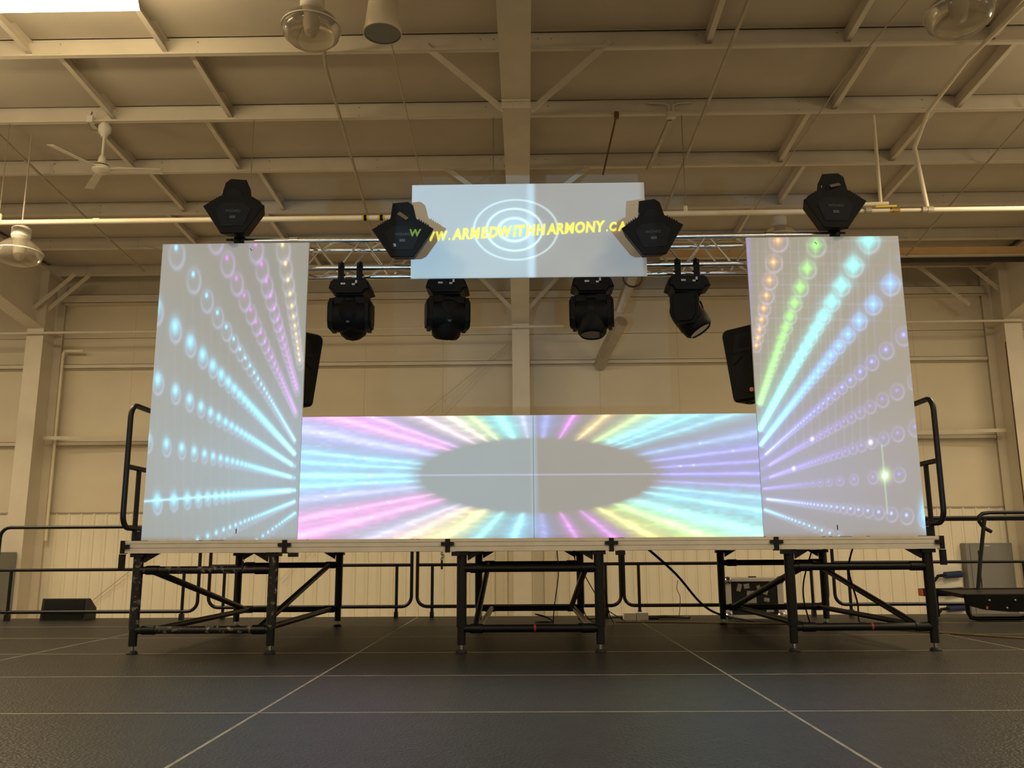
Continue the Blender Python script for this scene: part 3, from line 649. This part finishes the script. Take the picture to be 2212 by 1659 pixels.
r = np.hypot((TOP.X-1000)/290, (TOP.Y-467)/215); TOP.E += (.20*np.exp(-r*r*1.6))[..., None]*hx(130, 230, 255)
r = np.hypot((TOP.X-1000)/120, (TOP.Y-467)/88); TOP.E += (.10*np.exp(-r*r*r*r))[..., None]*hx(120, 230, 255)

def screen(name, label, pic, x0, x1, z0, z1, y, thick, xt0=None, xt1=None):
    """a board whose front face is a fine grid carrying the picture shown on it"""
    t = thing(name, label, 'screen', ((x0+x1)/2, y, z0))
    MB().box(x0, x1, y+.003, y+thick, z0, z1).build('board', 'board_white', t)
    nx, ny = pic.nx, pic.ny
    gx = np.linspace(x0, x1, nx); gz = np.linspace(z1, z0, ny); XX, ZZ = np.meshgrid(gx, gz)
    co = np.stack([XX-(x0+x1)/2, np.zeros_like(XX), ZZ-z0], -1).reshape(-1, 3)
    me = bpy.data.meshes.new('picture_face'); me.vertices.add(nx*ny); me.vertices.foreach_set('co', co.ravel())
    idx = np.arange(nx*ny).reshape(ny, nx); q = np.stack([idx[1:, :-1], idx[1:, 1:], idx[:-1, 1:], idx[:-1, :-1]], -1).reshape(-1, 4)
    nq = len(q); me.loops.add(nq*4); me.loops.foreach_set('vertex_index', q.ravel().astype(np.int32))
    me.polygons.add(nq); me.polygons.foreach_set('loop_start', (np.arange(nq)*4).astype(np.int32)); me.update(calc_edges=True)
    at = me.attributes.new('picture', 'FLOAT_COLOR', 'POINT')
    at.data.foreach_set('color', np.concatenate([pic.E.reshape(-1, 3), np.ones((nx*ny, 1))], 1).astype(np.float32).ravel())
    me.materials.append(MATS['screen'])
    o = bpy.data.objects.new('picture_face', me); COL.objects.link(o); o.parent = t; ORG[o.name] = ORG[t.name]
    return t
sl = screen('projection_panel', 'tall white panel at left showing cyan and magenta light trails', LEFT, -2.914, -1.738, HD+.003, 3.162, 0.0, .022)
sr = screen('projection_panel', 'tall white panel at right showing orange, green and blue light trails', RIGHT, 1.742, 2.941, HD+.003, 3.162, 0.0, .022)
sm = screen('projection_panel', 'low wide white panel in the middle showing a rainbow starburst', MID, -1.736, 1.740, HD+.003, 1.752, .002, .022)
MB().box(.035, .038, .0005, .0025, HD+.003, 1.752).build('panel_joint', 'grey_wire', sm)
for t_, xx in ((sl, -2.20), (sr, 2.29)):
    MB().box(xx-.003, xx+.003, -.002, .001, HD+.05, HD+.085).build('slot_mark', 'black_matte', t_)
    MB().bar((xx-.01, -.001, 3.12), (xx+.006, -.001, 3.10), .004, .004).build('slot_mark', 'black_matte', t_)
    for dx in (-.4, .4):                              # rear props that keep the board upright
        MB().tube([(xx+dx, .03, 2.2), (xx+dx, .55, HD+.016)], .015, 8).build('rear_prop', 'black_paint', t_, True)
for dx in (-1.2, 0, 1.2): MB().tube([(dx, .03, 1.6), (dx, .40, HD+.016)], .015, 8).build('rear_prop', 'black_paint', sm, True)
st = screen('hung_screen', 'small wide white screen on the truss showing rings and a yellow web address', TOP, -.927, .957, 2.868, 3.662, .05, .016)
for dx in (-.55, .55): MB().bar((dx, .075, 3.2), (dx, .13, 3.2), .04, .10).build('truss_bracket', 'black_paint', st)
lt = MB(); x = 0
for (s_, sz, kern) in (('WWW.', .100, .96), ('ARMEDWITHHARMONY', .124, .92), ('.CA', .100, .96)):
    for ch in s_:
        m = text_mesh(ch, sz, .0055 if ch != '.' else .003, .20)
        wd = max(v[0] for v in m.v)-min(v[0] for v in m.v); mn = min(v[0] for v in m.v)
        adv = (wd-.20*.7*sz)+.018 if ch not in '.' else .034
        for vtx in m.v: pass
        lt.add([(a-mn+x, b, c) for a, b, c in m.v], m.f); x += max(adv, .026)
k = (.80+.93)/x
TX = Matrix.Translation((-.925, .0478, 3.178)) @ Matrix.Rotation(R(-2.6), 4, 'Y') @ Matrix.Rotation(R(90), 4, 'X') @ Matrix.Scale(k, 4, (1, 0, 0))
lt.xf(TX); lt.build('lettering', 'projected_yellow', st)

# ------------------------------------------------------------------ truss and its stands
t = thing('box_truss', 'silver box truss spanning behind the panels and carrying the lights', 'truss', (0, .28, 3.1))
TXA, TXB = -2.34, 2.47; ty = (.15, .39); tz = (2.998, 3.233)
for y in ty:
    for z in tz: MB().tube([(TXA, y, z), (TXB, y, z)], .0235, 16).build('chord', 'truss_alu', t, True)
def lace(name, P, Q, n):
    for i in range(n):
        f = lambda k, A: tuple(a+(b-a)*k/n for a, b in zip(*A))
        p, q = (f(i+.06, P), f(i+.94, Q)) if i % 2 == 0 else (f(i+.06, Q), f(i+.94, P))
        MB().tube([p, q], .0085, 8).build(name, 'truss_alu', t, True)
NL = 24
for y in ty: lace('lacing_bar', ((TXA, y, tz[0]), (TXB, y, tz[0])), ((TXA, y, tz[1]), (TXB, y, tz[1])), NL)
for z in tz: lace('lacing_bar', ((TXA, ty[0], z), (TXB, ty[0], z)), ((TXA, ty[1], z), (TXB, ty[1], z)), NL)
for X in (TXA, TXB):
    e_ = MB()
    for y in ty: e_.box(X-.006, X+.006, y-.012, y+.012, tz[0], tz[1])
    for z in tz: e_.box(X-.006, X+.006, ty[0], ty[1], z-.012, z+.012)
    e_.build('end_frame', 'truss_alu', t)
for X in (-1.90, 1.97): MB().lathe([(.03, -.035), (.03, .035)], (X, .15, 3.233), 14, 'x').build('coupler', 'chrome', t, True)
for X, nm in ((-2.2, 'left'), (2.32, 'right')):
    s = thing('truss_stand', f'black crank stand behind the {nm} panel holding up the truss', 'stand', (X, .27, HD), 'truss stands')
    MB().tube([(X, .27, HD+.02), (X, .27, 2.2)], .035, 12).build('lower_mast', 'black_paint', s, True)
    MB().tube([(X, .27, 2.2), (X, .27, 2.95)], .026, 12).build('upper_mast', 'black_paint', s, True)
    MB().box(X-.08, X+.08, .12, .42, 2.945, 2.973).build('truss_cradle', 'black_paint', s)
    for a in (35, 155, 270): MB().tube([(X, .27, HD+.35), (X+.5*math.cos(R(a)), .27+(.5 if a < 200 else .2)*math.sin(R(a)), HD+.012)], .014, 8).build('leg', 'black_paint', s, True)

# ------------------------------------------------------------------ scanners (pentagon bodies with a mirror head)
def scanner(cx, cy, cz, label, roll=0, mirror=None, flip=1, sc_=1.0, print_='WIZARD', mount='top', letter=False):
    T = Matrix.Translation((cx, cy, cz)) @ Matrix.Rotation(R(roll), 4, 'Y') @ Matrix.Scale(sc_, 4) @ Matrix.Scale(flip, 4, (1, 0, 0))
    t = thing('scanner_light', label, 'stage light', (cx, cy, cz-.24), 'mirror scanner lights')
    out = [(-.236, 0), (-.088, -.222), (.088, -.222), (.236, 0), (.10, .085), (-.10, .085)]
    b = MB().prism(out, -.10, .07, .80, (0, -.03)); b.prism(out, -.10, -.109, .975, (0, -.04)); b.xf(T).build('body', 'black_matte', t)
    fp = MB().prism([(-.135, -.03), (-.085, -.165), (.085, -.165), (.135, -.03), (.075, .02), (-.075, .02)], -.113, -.109); fp.xf(T).build('front_plate', 'black_panel', t)
    for s in (-1, 1):
        vn = MB()
        for i in range(5): vn.box(s*(.190-.017*i)-.003, s*(.190-.017*i)+.003, -.09, -.03, .022+.0108*i, .044+.0108*i)
        vn.xf(T).build('vent_fins', 'black_dark', t)
    hd = MB()
    hs = [(-.105, .05), (-.085, .215), (.035, .225), (.075, .195), (.105, .07), (.085, .045)]
    hd.prism(hs, -.09, .06, .85, (0, .10)); hd.prism(hs, -.09, -.10, .95, (0, .10)); h = hd.xf(T).build('mirror_head', 'black_matte', t)
    MB().lathe([(0, -.106), (.062, -.106), (.068, -.098), (.068, -.09)], (0, 0, .085), 20, 'y').xf(T).build('head_aperture', 'black_dark', h, True)
    if mirror is not None:
        a, mx, mz, ln, hgt = mirror
        mm = MB().box(-ln/2, ln/2, -.003, .003, -hgt/2, hgt/2)
        mm.xf(T @ Matrix.Translation((mx, -.115, mz)) @ Matrix.Rotation(R(a), 4, 'Y') @ Matrix.Rotation(R(-28), 4, 'X')).build('mirror', 'mirror', h)
    MB().lathe([(0, -.108), (.022, -.108), (.022, -.1)], (.0, 0, .055), 12, 'y').xf(T).build('lens', 'lens_glass', h)
    MB().box(-.096, -.078, -.098, -.092, .088, .118).xf(Matrix.Translation((cx, cy, cz)) @ Matrix.Rotation(R(roll), 4, 'Y') @ Matrix.Scale(sc_, 4)).build('serial_label', 'white_label', t)
    ws = text_mesh(print_, .03, .0004, 0); wx = max(v[0] for v in ws.v)/2
    ws.xf(Matrix.Translation((cx, cy, cz)) @ Matrix.Rotation(R(roll), 4, 'Y') @ Matrix.Scale(sc_, 4) @ Matrix.Translation((-wx, -.1138, -.055)) @ Matrix.Rotation(R(90), 4, 'X')).build('lettering', 'grey_print', t)
    MB().box(-.022, .022, -.115, -.112, -.105, -.083).xf(T).build('badge', 'grey_print', t)
    if letter:
        wl = text_mesh('W', .078, .003, .1); wl.xf(Matrix.Translation((cx+.052, cy-.115*sc_, cz-.062)) @ Matrix.Rotation(R(90), 4, 'X')).build('projected_letter', 'projected_green', t)
        st_ = text_mesh('%', .032, .001, 0); st_.xf(Matrix.Translation((cx-.068, cy-.115*sc_, cz-.142)) @ Matrix.Rotation(R(90), 4, 'X')).build('sticker', 'white_label', t)
    if mount == 'top':
        x = cx+.02
        MB().box(x-.022, x+.022, .12, .18, 3.24, cz-.21).build('clamp', 'black_matte', t)
        MB().lathe([(.0, -.04), (.036, -.04), (.036, .04), (0, .04)], (x, .15, 3.238), 14, 'x').build('clamp_jaw', 'black_matte', t)
        MB().tube([(x, .11, 3.225), (x-.01, -.02, 3.185)], .012, 8).build('clamp_bolt', 'black_matte', t)
        MB().lathe([(0, -.008), (.036, -.008), (.036, .008), (0, .008)], (0, 0, 0), 18).xf(Matrix.Translation((x-.012, -.04, 3.176)) @ Matrix.Rotation(R(18), 4, 'X')).build('clamp_knob', 'black_matte', t)
    else:
        x = cx+mount
        MB().bar((x, cy+.05, cz+.02), (x, .13, 3.16), .04, .04).build('mount_arm', 'black_matte', t)
        MB().box(x-.03, x+.03, .115, .185, 3.19, 3.27).build('clamp', 'black_matte', t)
        MB().bar((x, .11, 3.15), (x, .11, 3.25), .04, .02).build('clamp_leg', 'black_matte', t)
    return t
scanner(-2.366, .12, 3.487, 'scanner light standing on the truss above the left panel', 0, None, -1, 1.06)
for_b = scanner(-.942, -.22, 3.142, 'scanner light overlapping the left end of the hung screen', 0, (36, .0, .10, .085, .035), 1, 1.0, mount=-.13, letter=True)
scanner(.955, -.22, 3.140, 'scanner light overlapping the right end of the hung screen', -3.0, None, 1, 1.0, mount=.13)
scanner(2.472, .12, 3.472, 'scanner light standing on the truss above the right panel', 2.0, (-14, .0, .115, .075, .03), 1, 1.06)

# ------------------------------------------------------------------ moving heads under the truss
def moving_head(cx, pan, tilt, label, lens_print=True):
    t = thing('moving_head', label, 'stage light', (cx, .2, 2.4), 'moving head lights')
    Y0 = .20; z = 2.885
    out = [(-.165, z-.075), (-.15, z-.02), (-.125, z), (.125, z), (.15, z-.02), (.175, z-.085), (.14, z-.095), (.11, z-.135), (-.11, z-.135), (-.135, z-.09)]
    b = MB().prism([(cx+x, zz) for x, zz in out], .09, .31); b.prism([(cx+x*.92, z-.068+(zz-z+.068)*.8) for x, zz in out], .065, .335); b.build('base', 'black_matte', t)
    for s in (-1, 1):
        c = t
        MB().box(cx+s*.075-.024, cx+s*.075+.024, .118, .124, z, 3.03).build('hook_clamp', 'black_matte', t)
        MB().tube(arc((cx+s*.075, .15, 3.0), .036, 20, 190, 8, 'yz'), .014, 8).build('clamp_hook', 'black_matte', t, True)
        MB().tube([(cx+s*.075-.03, .15, z+.05), (cx+s*.075+.03, .15, z+.05)], .008, 6).build('clamp_pin', 'chrome', t)
        MB().box(cx+s*.115-.012, cx+s*.115+.012, .12, .2, z-.002, z+.012).build('rubber_foot', 'rubber', t)
    MB().box(cx-.062, cx-.026, .0615, .066, z-.055, z-.04).build('connector_label', 'white_label', t)
    l = MB().box(cx+.027, cx+.068, .0615, .066, z-.06, z-.045); l.box(cx+.052, cx+.068, .0615, .066, z-.06, z-.02); l.build('l_shaped_label', 'white_label', t)
    MB().box(cx-.018, cx+.014, .0615, .066, z-.075, z-.03).build('display', 'black_panel', t)
    MB().box(cx+.045, cx+.09, .075, .08, z-.105, z-.098).build('badge', 'grey_print', t)
    P = Matrix.Translation((cx, Y0, 2.62)) @ Matrix.Rotation(R(pan), 4, 'Z')
    yk = MB()
    yk.lathe([(0, .13), (.09, .13), (.10, .11), (.10, .09), (0, .09)], (0, 0, 0), 20)
    yk.prism([(-.172, .06), (-.168, .095), (-.13, .118), (-.09, .128), (.09, .128), (.13, .118), (.168, .095), (.172, .06), (.12, .05), (-.12, .05)], -.085, .085)
    yk.xf(P).build('yoke_bridge', 'black_matte', t)
    for s in (-1, 1):
        a = MB().prismx([(-.10, .11), (.10, .11), (.115, .06), (.105, -.08), (.07, -.14), (-.07, -.14), (-.105, -.08), (-.115, .06)], s*.128, s*.158)
        a.join(MB().prismx([(-.075, .085), (.075, .085), (.085, .04), (.08, -.07), (.05, -.12), (-.05, -.12), (-.08, -.07), (-.085, .04)], s*.158, s*.176))
        a.xf(P).build('yoke_arm', 'black_matte', t)
    H = P @ Matrix.Translation((0, 0, -.02)) @ Matrix.Rotation(R(tilt), 4, 'X')
    MB().lathe([(0, -.128), (.118, -.128), (.126, -.11), (.126, .11), (.118, .128), (0, .128)], (0, 0, 0), 20, 'x').xf(P @ Matrix.Translation((0, 0, -.02))).build('head_drum', 'black_matte', t, True)
    h = MB().lathe([(0, .13), (.07, .13), (.105, .10), (.124, .04), (.125, -.05), (.123, -.11), (.114, -.165), (.10, -.18), (.094, -.182)], (0, 0, 0), 12).xf(H).build('head', 'black_matte', t, True)
    MB().lathe([(0, -.178), (.09, -.178), (.094, -.186)], (0, 0, 0), 20).xf(H).build('front_lens', 'lens_glass', h, True)
    MB().lathe([(.118, -.02), (.128, -.02), (.128, .02), (.118, .02)], (0, 0, 0), 20).xf(H).build('head_band', 'black_panel', h, True)
    MB().box(-.014, .014, -.1265, -.122, -.10, -.085).xf(P).build('badge', 'grey_print', t)
moving_head(-1.425, 0, 62, 'leftmost moving head, its round lens tipped toward the camera')
moving_head(-.645, 14, 22, 'moving head under the left half of the hung screen')
moving_head(.522, -8, -8, 'moving head under the right half of the hung screen, pointing straight down')
moving_head(1.288, 72, -32, 'rightmost moving head, turned sideways and bent to the right')

# ------------------------------------------------------------------ PA loudspeakers behind the panels
def pa(cx, cy, cz, yaw_, roll, s, label):
    T = Matrix.Translation((cx, cy, cz)) @ Matrix.Rotation(R(roll), 4, 'Y') @ Matrix.Rotation(R(yaw_), 4, 'Z')
    t = thing('loudspeaker', label, 'speaker', (cx, cy, cz-.3), 'black loudspeakers')
    o = []
    for (x, z, r, a0) in ((.17, .26, .05, 0), (-.17, .26, .05, 90), (-.15, -.265, .04, 180), (.15, -.265, .04, 270)):
        for i in range(4): o.append((x+r*math.cos(R(a0+30*i)), z+r*math.sin(R(a0+30*i))))
    b = MB().prism(o, -.10, .10); b.prism(o, .10, .26, .72); b.prism(o, -.10, -.125, .94); b.xf(T).build('cabinet', 'black_matte', t)
    MB().lathe([(0, -.148), (.09, -.144), (.14, -.134), (.15, -.118)], (0, 0, -.11), 28, 'y').xf(T).build('grille', 'grille', t, True)
    MB().prism([(-.13, .10), (.13, .10), (.10, .25), (-.10, .25)], -.128, -.118).xf(T).build('horn_flare', 'black_panel', t)
    MB().prism([(-.08, .135), (.08, .135), (.06, .215), (-.06, .215)], -.131, -.126).xf(T).build('horn_throat', 'black_dark', t)
    for q in (-1, 1): MB().prism([(q*.06, .06), (q*.14, .085), (q*.14, .0)], -.131, -.126).xf(T).build('port', 'black_dark', t)
    MB().lathe([(0, -.152), (.018, -.15), (.02, -.13)], (.0, 0, -.225), 12, 'y').xf(T).build('logo', 'orange_logo', t)
    for q in (-.1, .0, .1): MB().box(q-.015, q+.015, -.05, .05, -.315, -.30).xf(T).build('rubber_foot', 'rubber', t)
    X = -2.2 if cx < 0 else 2.32
    MB().bar((cx, cy+.1, cz), (X, .30, cz), .04, .05).build('stand_bracket', 'black_paint', t)
pa(-1.965, .42, 2.222, 40, 4.0, 1, 'loudspeaker peeping out from behind the left panel')
pa(1.875, .42, 2.226, -40, -4.0, 1, 'loudspeaker peeping out from behind the right panel')

# ------------------------------------------------------------------ things behind and below the raised deck
t = thing('road_case', 'black road case with metal edges and torn stickers behind the right legs', 'case', (2.44, 3.3, 0))
x0, x1, y0, y1, z0, z1 = 2.13, 2.75, 3.12, 3.46, .002, .435
MB().box(x0+.012, x1-.012, y0+.012, y1-.012, z0+.01, z1-.01).build('body', 'case_black', t)
for (a, b, c, d, e2, f2) in ((x0, x1, y0, y0+.04, z0, z0+.04), (x0, x1, y0, y0+.04, z1-.04, z1), (x0, x1, y1-.04, y1, z1-.04, z1), (x0, x0+.06, y0, y0+.04, z0, z1), (x1-.06, x1, y0, y0+.04, z0, z1)):
    MB().box(a, b, c, d, e2, f2).build('edge_profile', 'alu', t)
for X in (x0+.03, x1-.03):
    for Z in (z0+.03, z1-.03): MB().lathe([(0, -.022), (.03, -.018), (.045, .0), (.045, .02)], (X, y0, Z), 12, 'y').build('corner_ball', 'chrome', t, True)
for i, (sx, sz, w_, h_, a, m) in enumerate(((2.28, .33, .045, .08, 15, 'sticker'), (2.36, .345, .06, .05, -8, 'sticker'), (2.41, .23, .10, .13, 0, 'sticker'), (2.50, .31, .04, .09, -25, 'sticker'), (2.56, .28, .05, .05, 20, 'sticker'), (2.60, .35, .16, .045, -48, 'sticker_dark'), (2.57, .20, .06, .04, 10, 'sticker'), (2.35, .15, .05, .04, 0, 'sticker_dark'), (2.60, .09, .08, .04, 0, 'sticker'))):
    MB().box(-w_/2, w_/2, -.001, .001, -h_/2, h_/2).xf(Matrix.Translation((sx, y0+.0105-.0002*i, sz)) @ Matrix.Rotation(R(a), 4, 'Y')).build('sticker', m, t)
MB().box(2.40, 2.48, y0+.05, y0+.08, z1-.002, z1+.012).build('handle', 'black_matte', t)
t = thing('floor_monitor', 'low dark wedge monitor on the floor behind the left guard rail', 'speaker', (-5.2, 3.5, 0))
MB().prismx([(3.42, .002), (3.66, .002), (3.66, .12), (3.50, .235), (3.45, .235)], -5.50, -4.98).build('cabinet', 'case_black', t)
MB().prismx([(3.412, .02), (3.42, .02), (3.449, .225), (3.441, .225)], -5.47, -5.01).build('grille', 'grille', t)
t = thing('power_box', 'white twin power box lying on the stage behind the middle legs', 'power box', (1.13, 3.05, 0))
MB().box(1.01, 1.14, 3.0, 3.12, .001, .075).build('half_case', 'fixture_white', t); MB().box(1.145, 1.27, 3.0, 3.12, .001, .08).build('half_case', 'fixture_white', t)
MB().tube([(1.0, 3.06, .03), (.85, 3.08, .02), (.6, 3.02, .012)], .008, 6).build('lead', 'black_paint', t, True)
t = thing('electric_cabinet', 'grey electrical cabinet on the wall at far right', 'cabinet', (8.98, 10.9, -.4))
MB().box(8.52, 9.42, 10.78, 10.98, -.75, .84).build('body', 'grey_steel', t); MB().box(8.60, 9.40, 10.76, 10.782, -.70, .81).build('door', 'grey_steel', t)
MB().box(8.88, 8.97, 10.752, 10.76, .775, .80).build('nameplate', 'white_label', t); MB().box(8.74, 8.755, 10.752, 10.762, -.1, .7).build('door_gap', 'black_matte', t)
t = thing('socket_panel', 'white panel of blue power sockets beside the grey cabinet', 'socket panel', (8.05, 10.9, -.3))
MB().box(7.78, 8.46, 10.92, 10.985, -.6, .42).build('plate', 'fixture_white', t)
for z in (.25, -.06, -.38):
    p = MB().tube([(8.42, 10.86, z), (8.08, 10.80, z-.02)], .065, 12).build('plug', 'blue_plug', t, True); MB().tube([(8.06, 10.80, z-.02), (7.95, 10.80, z-.03), (7.80, 10.8, z-.2)], .03, 8).build('plug_cable', 'black_matte', p, True)
t = thing('wall_cabinet', 'dark grey cabinet standing at the foot of the left column', 'cabinet', (-10.0, 9.9, -1.1))
MB().box(-10.9, -9.74, 9.6, 10.15, -1.1, .775).build('body', 'grey_steel', t); MB().box(-10.85, -9.79, 9.575, 9.6, -1.0, .74).build('door', 'grey_steel', t)
t = thing('wall_vent', 'small white framed vent low on the wall behind the leftmost legs', 'vent', (-3.8, 10.95, -.5))
MB().box(-4.15, -3.66, 10.93, 10.98, -.60, -.52).build('frame', 'fixture_white', t); MB().box(-4.10, -3.71, 10.925, 10.93, -.59, -.535).build('louvre', 'dark_gap', t)

t = thing('folding_stair', 'dark folded stair unit with curved handrail lying at far right', 'stairs', (4.9, 3.0, 0))
MB().box(4.20, 5.9, 3.02, 3.10, .235, .315).build('side_beam', 'black_paint', t)
MB().box(4.19, 4.205, 3.015, 3.105, .238, .312).build('end_cap', 'orange_cap', t)
MB().add([(4.42, 2.62, .275), (6.0, 2.62, .275), (6.0, 3.02, .305), (4.36, 3.02, .305), (4.42, 2.62, .235), (6.0, 2.62, .235), (6.0, 3.02, .265), (4.36, 3.02, .265)], [(0,1,2,3),(7,6,5,4),(0,4,5,1),(1,5,6,2),(2,6,7,3),(3,7,4,0)]).build('tread', 'deck_black', t)
MB().prism([(4.44, .27), (6.0, .27), (6.0, .10), (4.85, .10), (4.62, .12), (4.44, .17)], 2.56, 2.62).build('side_plate', 'black_matte', t)
for (x, z) in ((4.66, .215), (4.92, .215), (4.83, .14)): MB().lathe([(0, -.01), (.011, -.008), (.011, 0)], (x, 2.56, z), 8, 'y').build('bolt', 'chrome', t)
MB().box(4.62, 4.64, 2.552, 2.56, .13, .155).build('hinge_tag', 'orange_cap', t)
MB().tube([(4.50, 2.7, .24), (4.505, 2.7, .09), (4.53, 2.7, .035), (4.59, 2.7, .025), (5.02, 2.7, .025), (5.08, 2.7, .035), (5.11, 2.7, .09), (5.14, 2.7, .24)], .022, 10).build('leg_loop', 'black_paint', t, True)
MB().tube([(4.30, 3.05, .24), (4.27, 3.05, .10), (4.25, 3.05, .02)], .014, 8).build('leg', 'black_paint', t, True)
MB().tube([(4.36, 3.05, .24), (4.36, 3.05, .02)], .014, 8).build('leg', 'black_paint', t, True)
MB().tube([(4.78, 3.0, .30), (4.86, 3.05, .60), (4.98, 3.1, 1.05)], .021, 10).build('rail_post', 'black_paint', t, True)
MB().tube([(5.04, 3.1, .91), (4.96, 3.1, .955), (4.92, 3.1, 1.02), (4.925, 3.1, 1.075), (4.965, 3.1, 1.105), (5.05, 3.1, 1.115), (6.0, 3.1, 1.12)], .021, 10).build('handrail', 'black_paint', t, True)
MB().tube([(3.6, 3.3, 1.065), (6.1, 3.3, 1.075)], .02, 10).build('second_rail', 'black_paint', t, True)
MB().tube([(5.9, 3.1, 1.12), (5.9, 3.05, .30)], .018, 8).build('rail_post', 'black_paint', t, True)
MB().tube([(5.95, 3.3, 1.075), (5.95, 3.08, .30)], .018, 8).build('rail_post', 'black_paint', t, True)

# ------------------------------------------------------------------ cables and litter
def cable(label, pts, r, m, group=None):
    P = [Vector(p) for p in pts]; out = []
    for i in range(len(P)-1):
        a, b, c, d = P[max(i-1, 0)], P[i], P[i+1], P[min(i+2, len(P)-1)]
        for k in range(5):
            s = k/5; out.append(.5*((2*b)+(c-a)*s+(2*a-5*b+4*c-d)*s*s+(3*b-a-3*c+d)*s*s*s))
    out.append(P[-1])
    o = MB().tube(out, r, 6).build('cable', m, None, True, loc=tuple(P[-1])); return tag(o, label, 'cable', group)
cable('black cable drooping from the fourth deck to the rightmost rear leg', [(1.02, 1.0, .74), (1.3, 1.3, .52), (1.62, 1.9, .24), (1.9, 2.35, .10), (2.3, 2.7, .012)], .011, 'black_paint')
cable('thin cable hanging straight down under the middle deck', [(.28, 2.2, .74), (.29, 2.2, .5), (.25, 2.3, .2), (.24, 2.5, .01)], .005, 'black_paint')
cable('thin cable hanging to the right of the straight one under the middle deck', [(.44, 2.2, .74), (.48, 2.2, .5), (.50, 2.2, .3), (.56, 2.3, .1), (.68, 2.5, .01)], .005, 'black_paint')
cable('slanting thin cable from the middle deck toward its right rear leg', [(.45, 2.2, .74), (.55, 2.25, .5), (.68, 2.35, .28), (.78, 2.5, .15), (1.0, 2.8, .01)], .005, 'black_paint')
cable('steep slanting cable beside the right front leg of the middle deck', [(.60, 1.2, .74), (.66, 1.5, .5), (.76, 2.0, .15), (.86, 2.6, .01)], .005, 'black_paint')
cable('black cable looping under the rightmost deck', [(2.60, 1.6, .72), (2.54, 1.7, .45), (2.56, 1.8, .25), (2.66, 2.0, .05), (2.72, 2.3, .01)], .007, 'black_paint')
cable('second black cable crossing under the rightmost deck', [(2.72, .9, .74), (2.78, 1.2, .55), (2.98, 1.6, .25), (3.2, 2.2, .05), (3.4, 2.6, .01)], .008, 'black_paint')
cable('small coil of black cable on the stage under the middle deck', [(.15+.09*math.cos(i*.8), 2.7+.05*math.sin(i*.8), .012+.08*max(0, math.sin(i*.4))) for i in range(18)], .006, 'black_paint')
cable('heap of black cable behind the white power box', [(1.2, 3.25, .01), (1.5, 3.2, .02), (1.75, 3.25, .012), (1.5, 3.32, .02), (1.2, 3.3, .012), (1.0, 3.2, .012), (1.4, 3.15, .012)], .012, 'black_paint')
cable('tan cable lying across the stage floor toward the far right', [(.9, 2.8, .008), (1.8, 2.55, .008), (2.6, 2.35, .008), (3.2, 1.85, .008), (3.9, 1.0, .008), (4.5, .45, .008), (5.2, .2, .008)], .008, 'tan_cable')
cable('thin wire hanging from the sagging black cable', [(1.36, 1.6, .46), (1.35, 1.6, .38), (1.38, 1.62, .30), (1.36, 1.62, .12)], .003, 'grey_wire')
o = MB().add([(3.72, .13, .003), (3.95, .10, .003), (3.98, .22, .02), (3.76, .24, .004), (3.72, .13, .006), (3.95, .10, .006), (3.98, .22, .023), (3.76, .24, .007)], [(0,1,2,3),(7,6,5,4),(0,4,5,1),(1,5,6,2),(2,6,7,3),(3,7,4,0)]).build('paper_sheet', 'paper', None, loc=(3.85, .17, 0))
tag(o, 'scrap of pale paper on the stage floor at the right edge', 'paper')
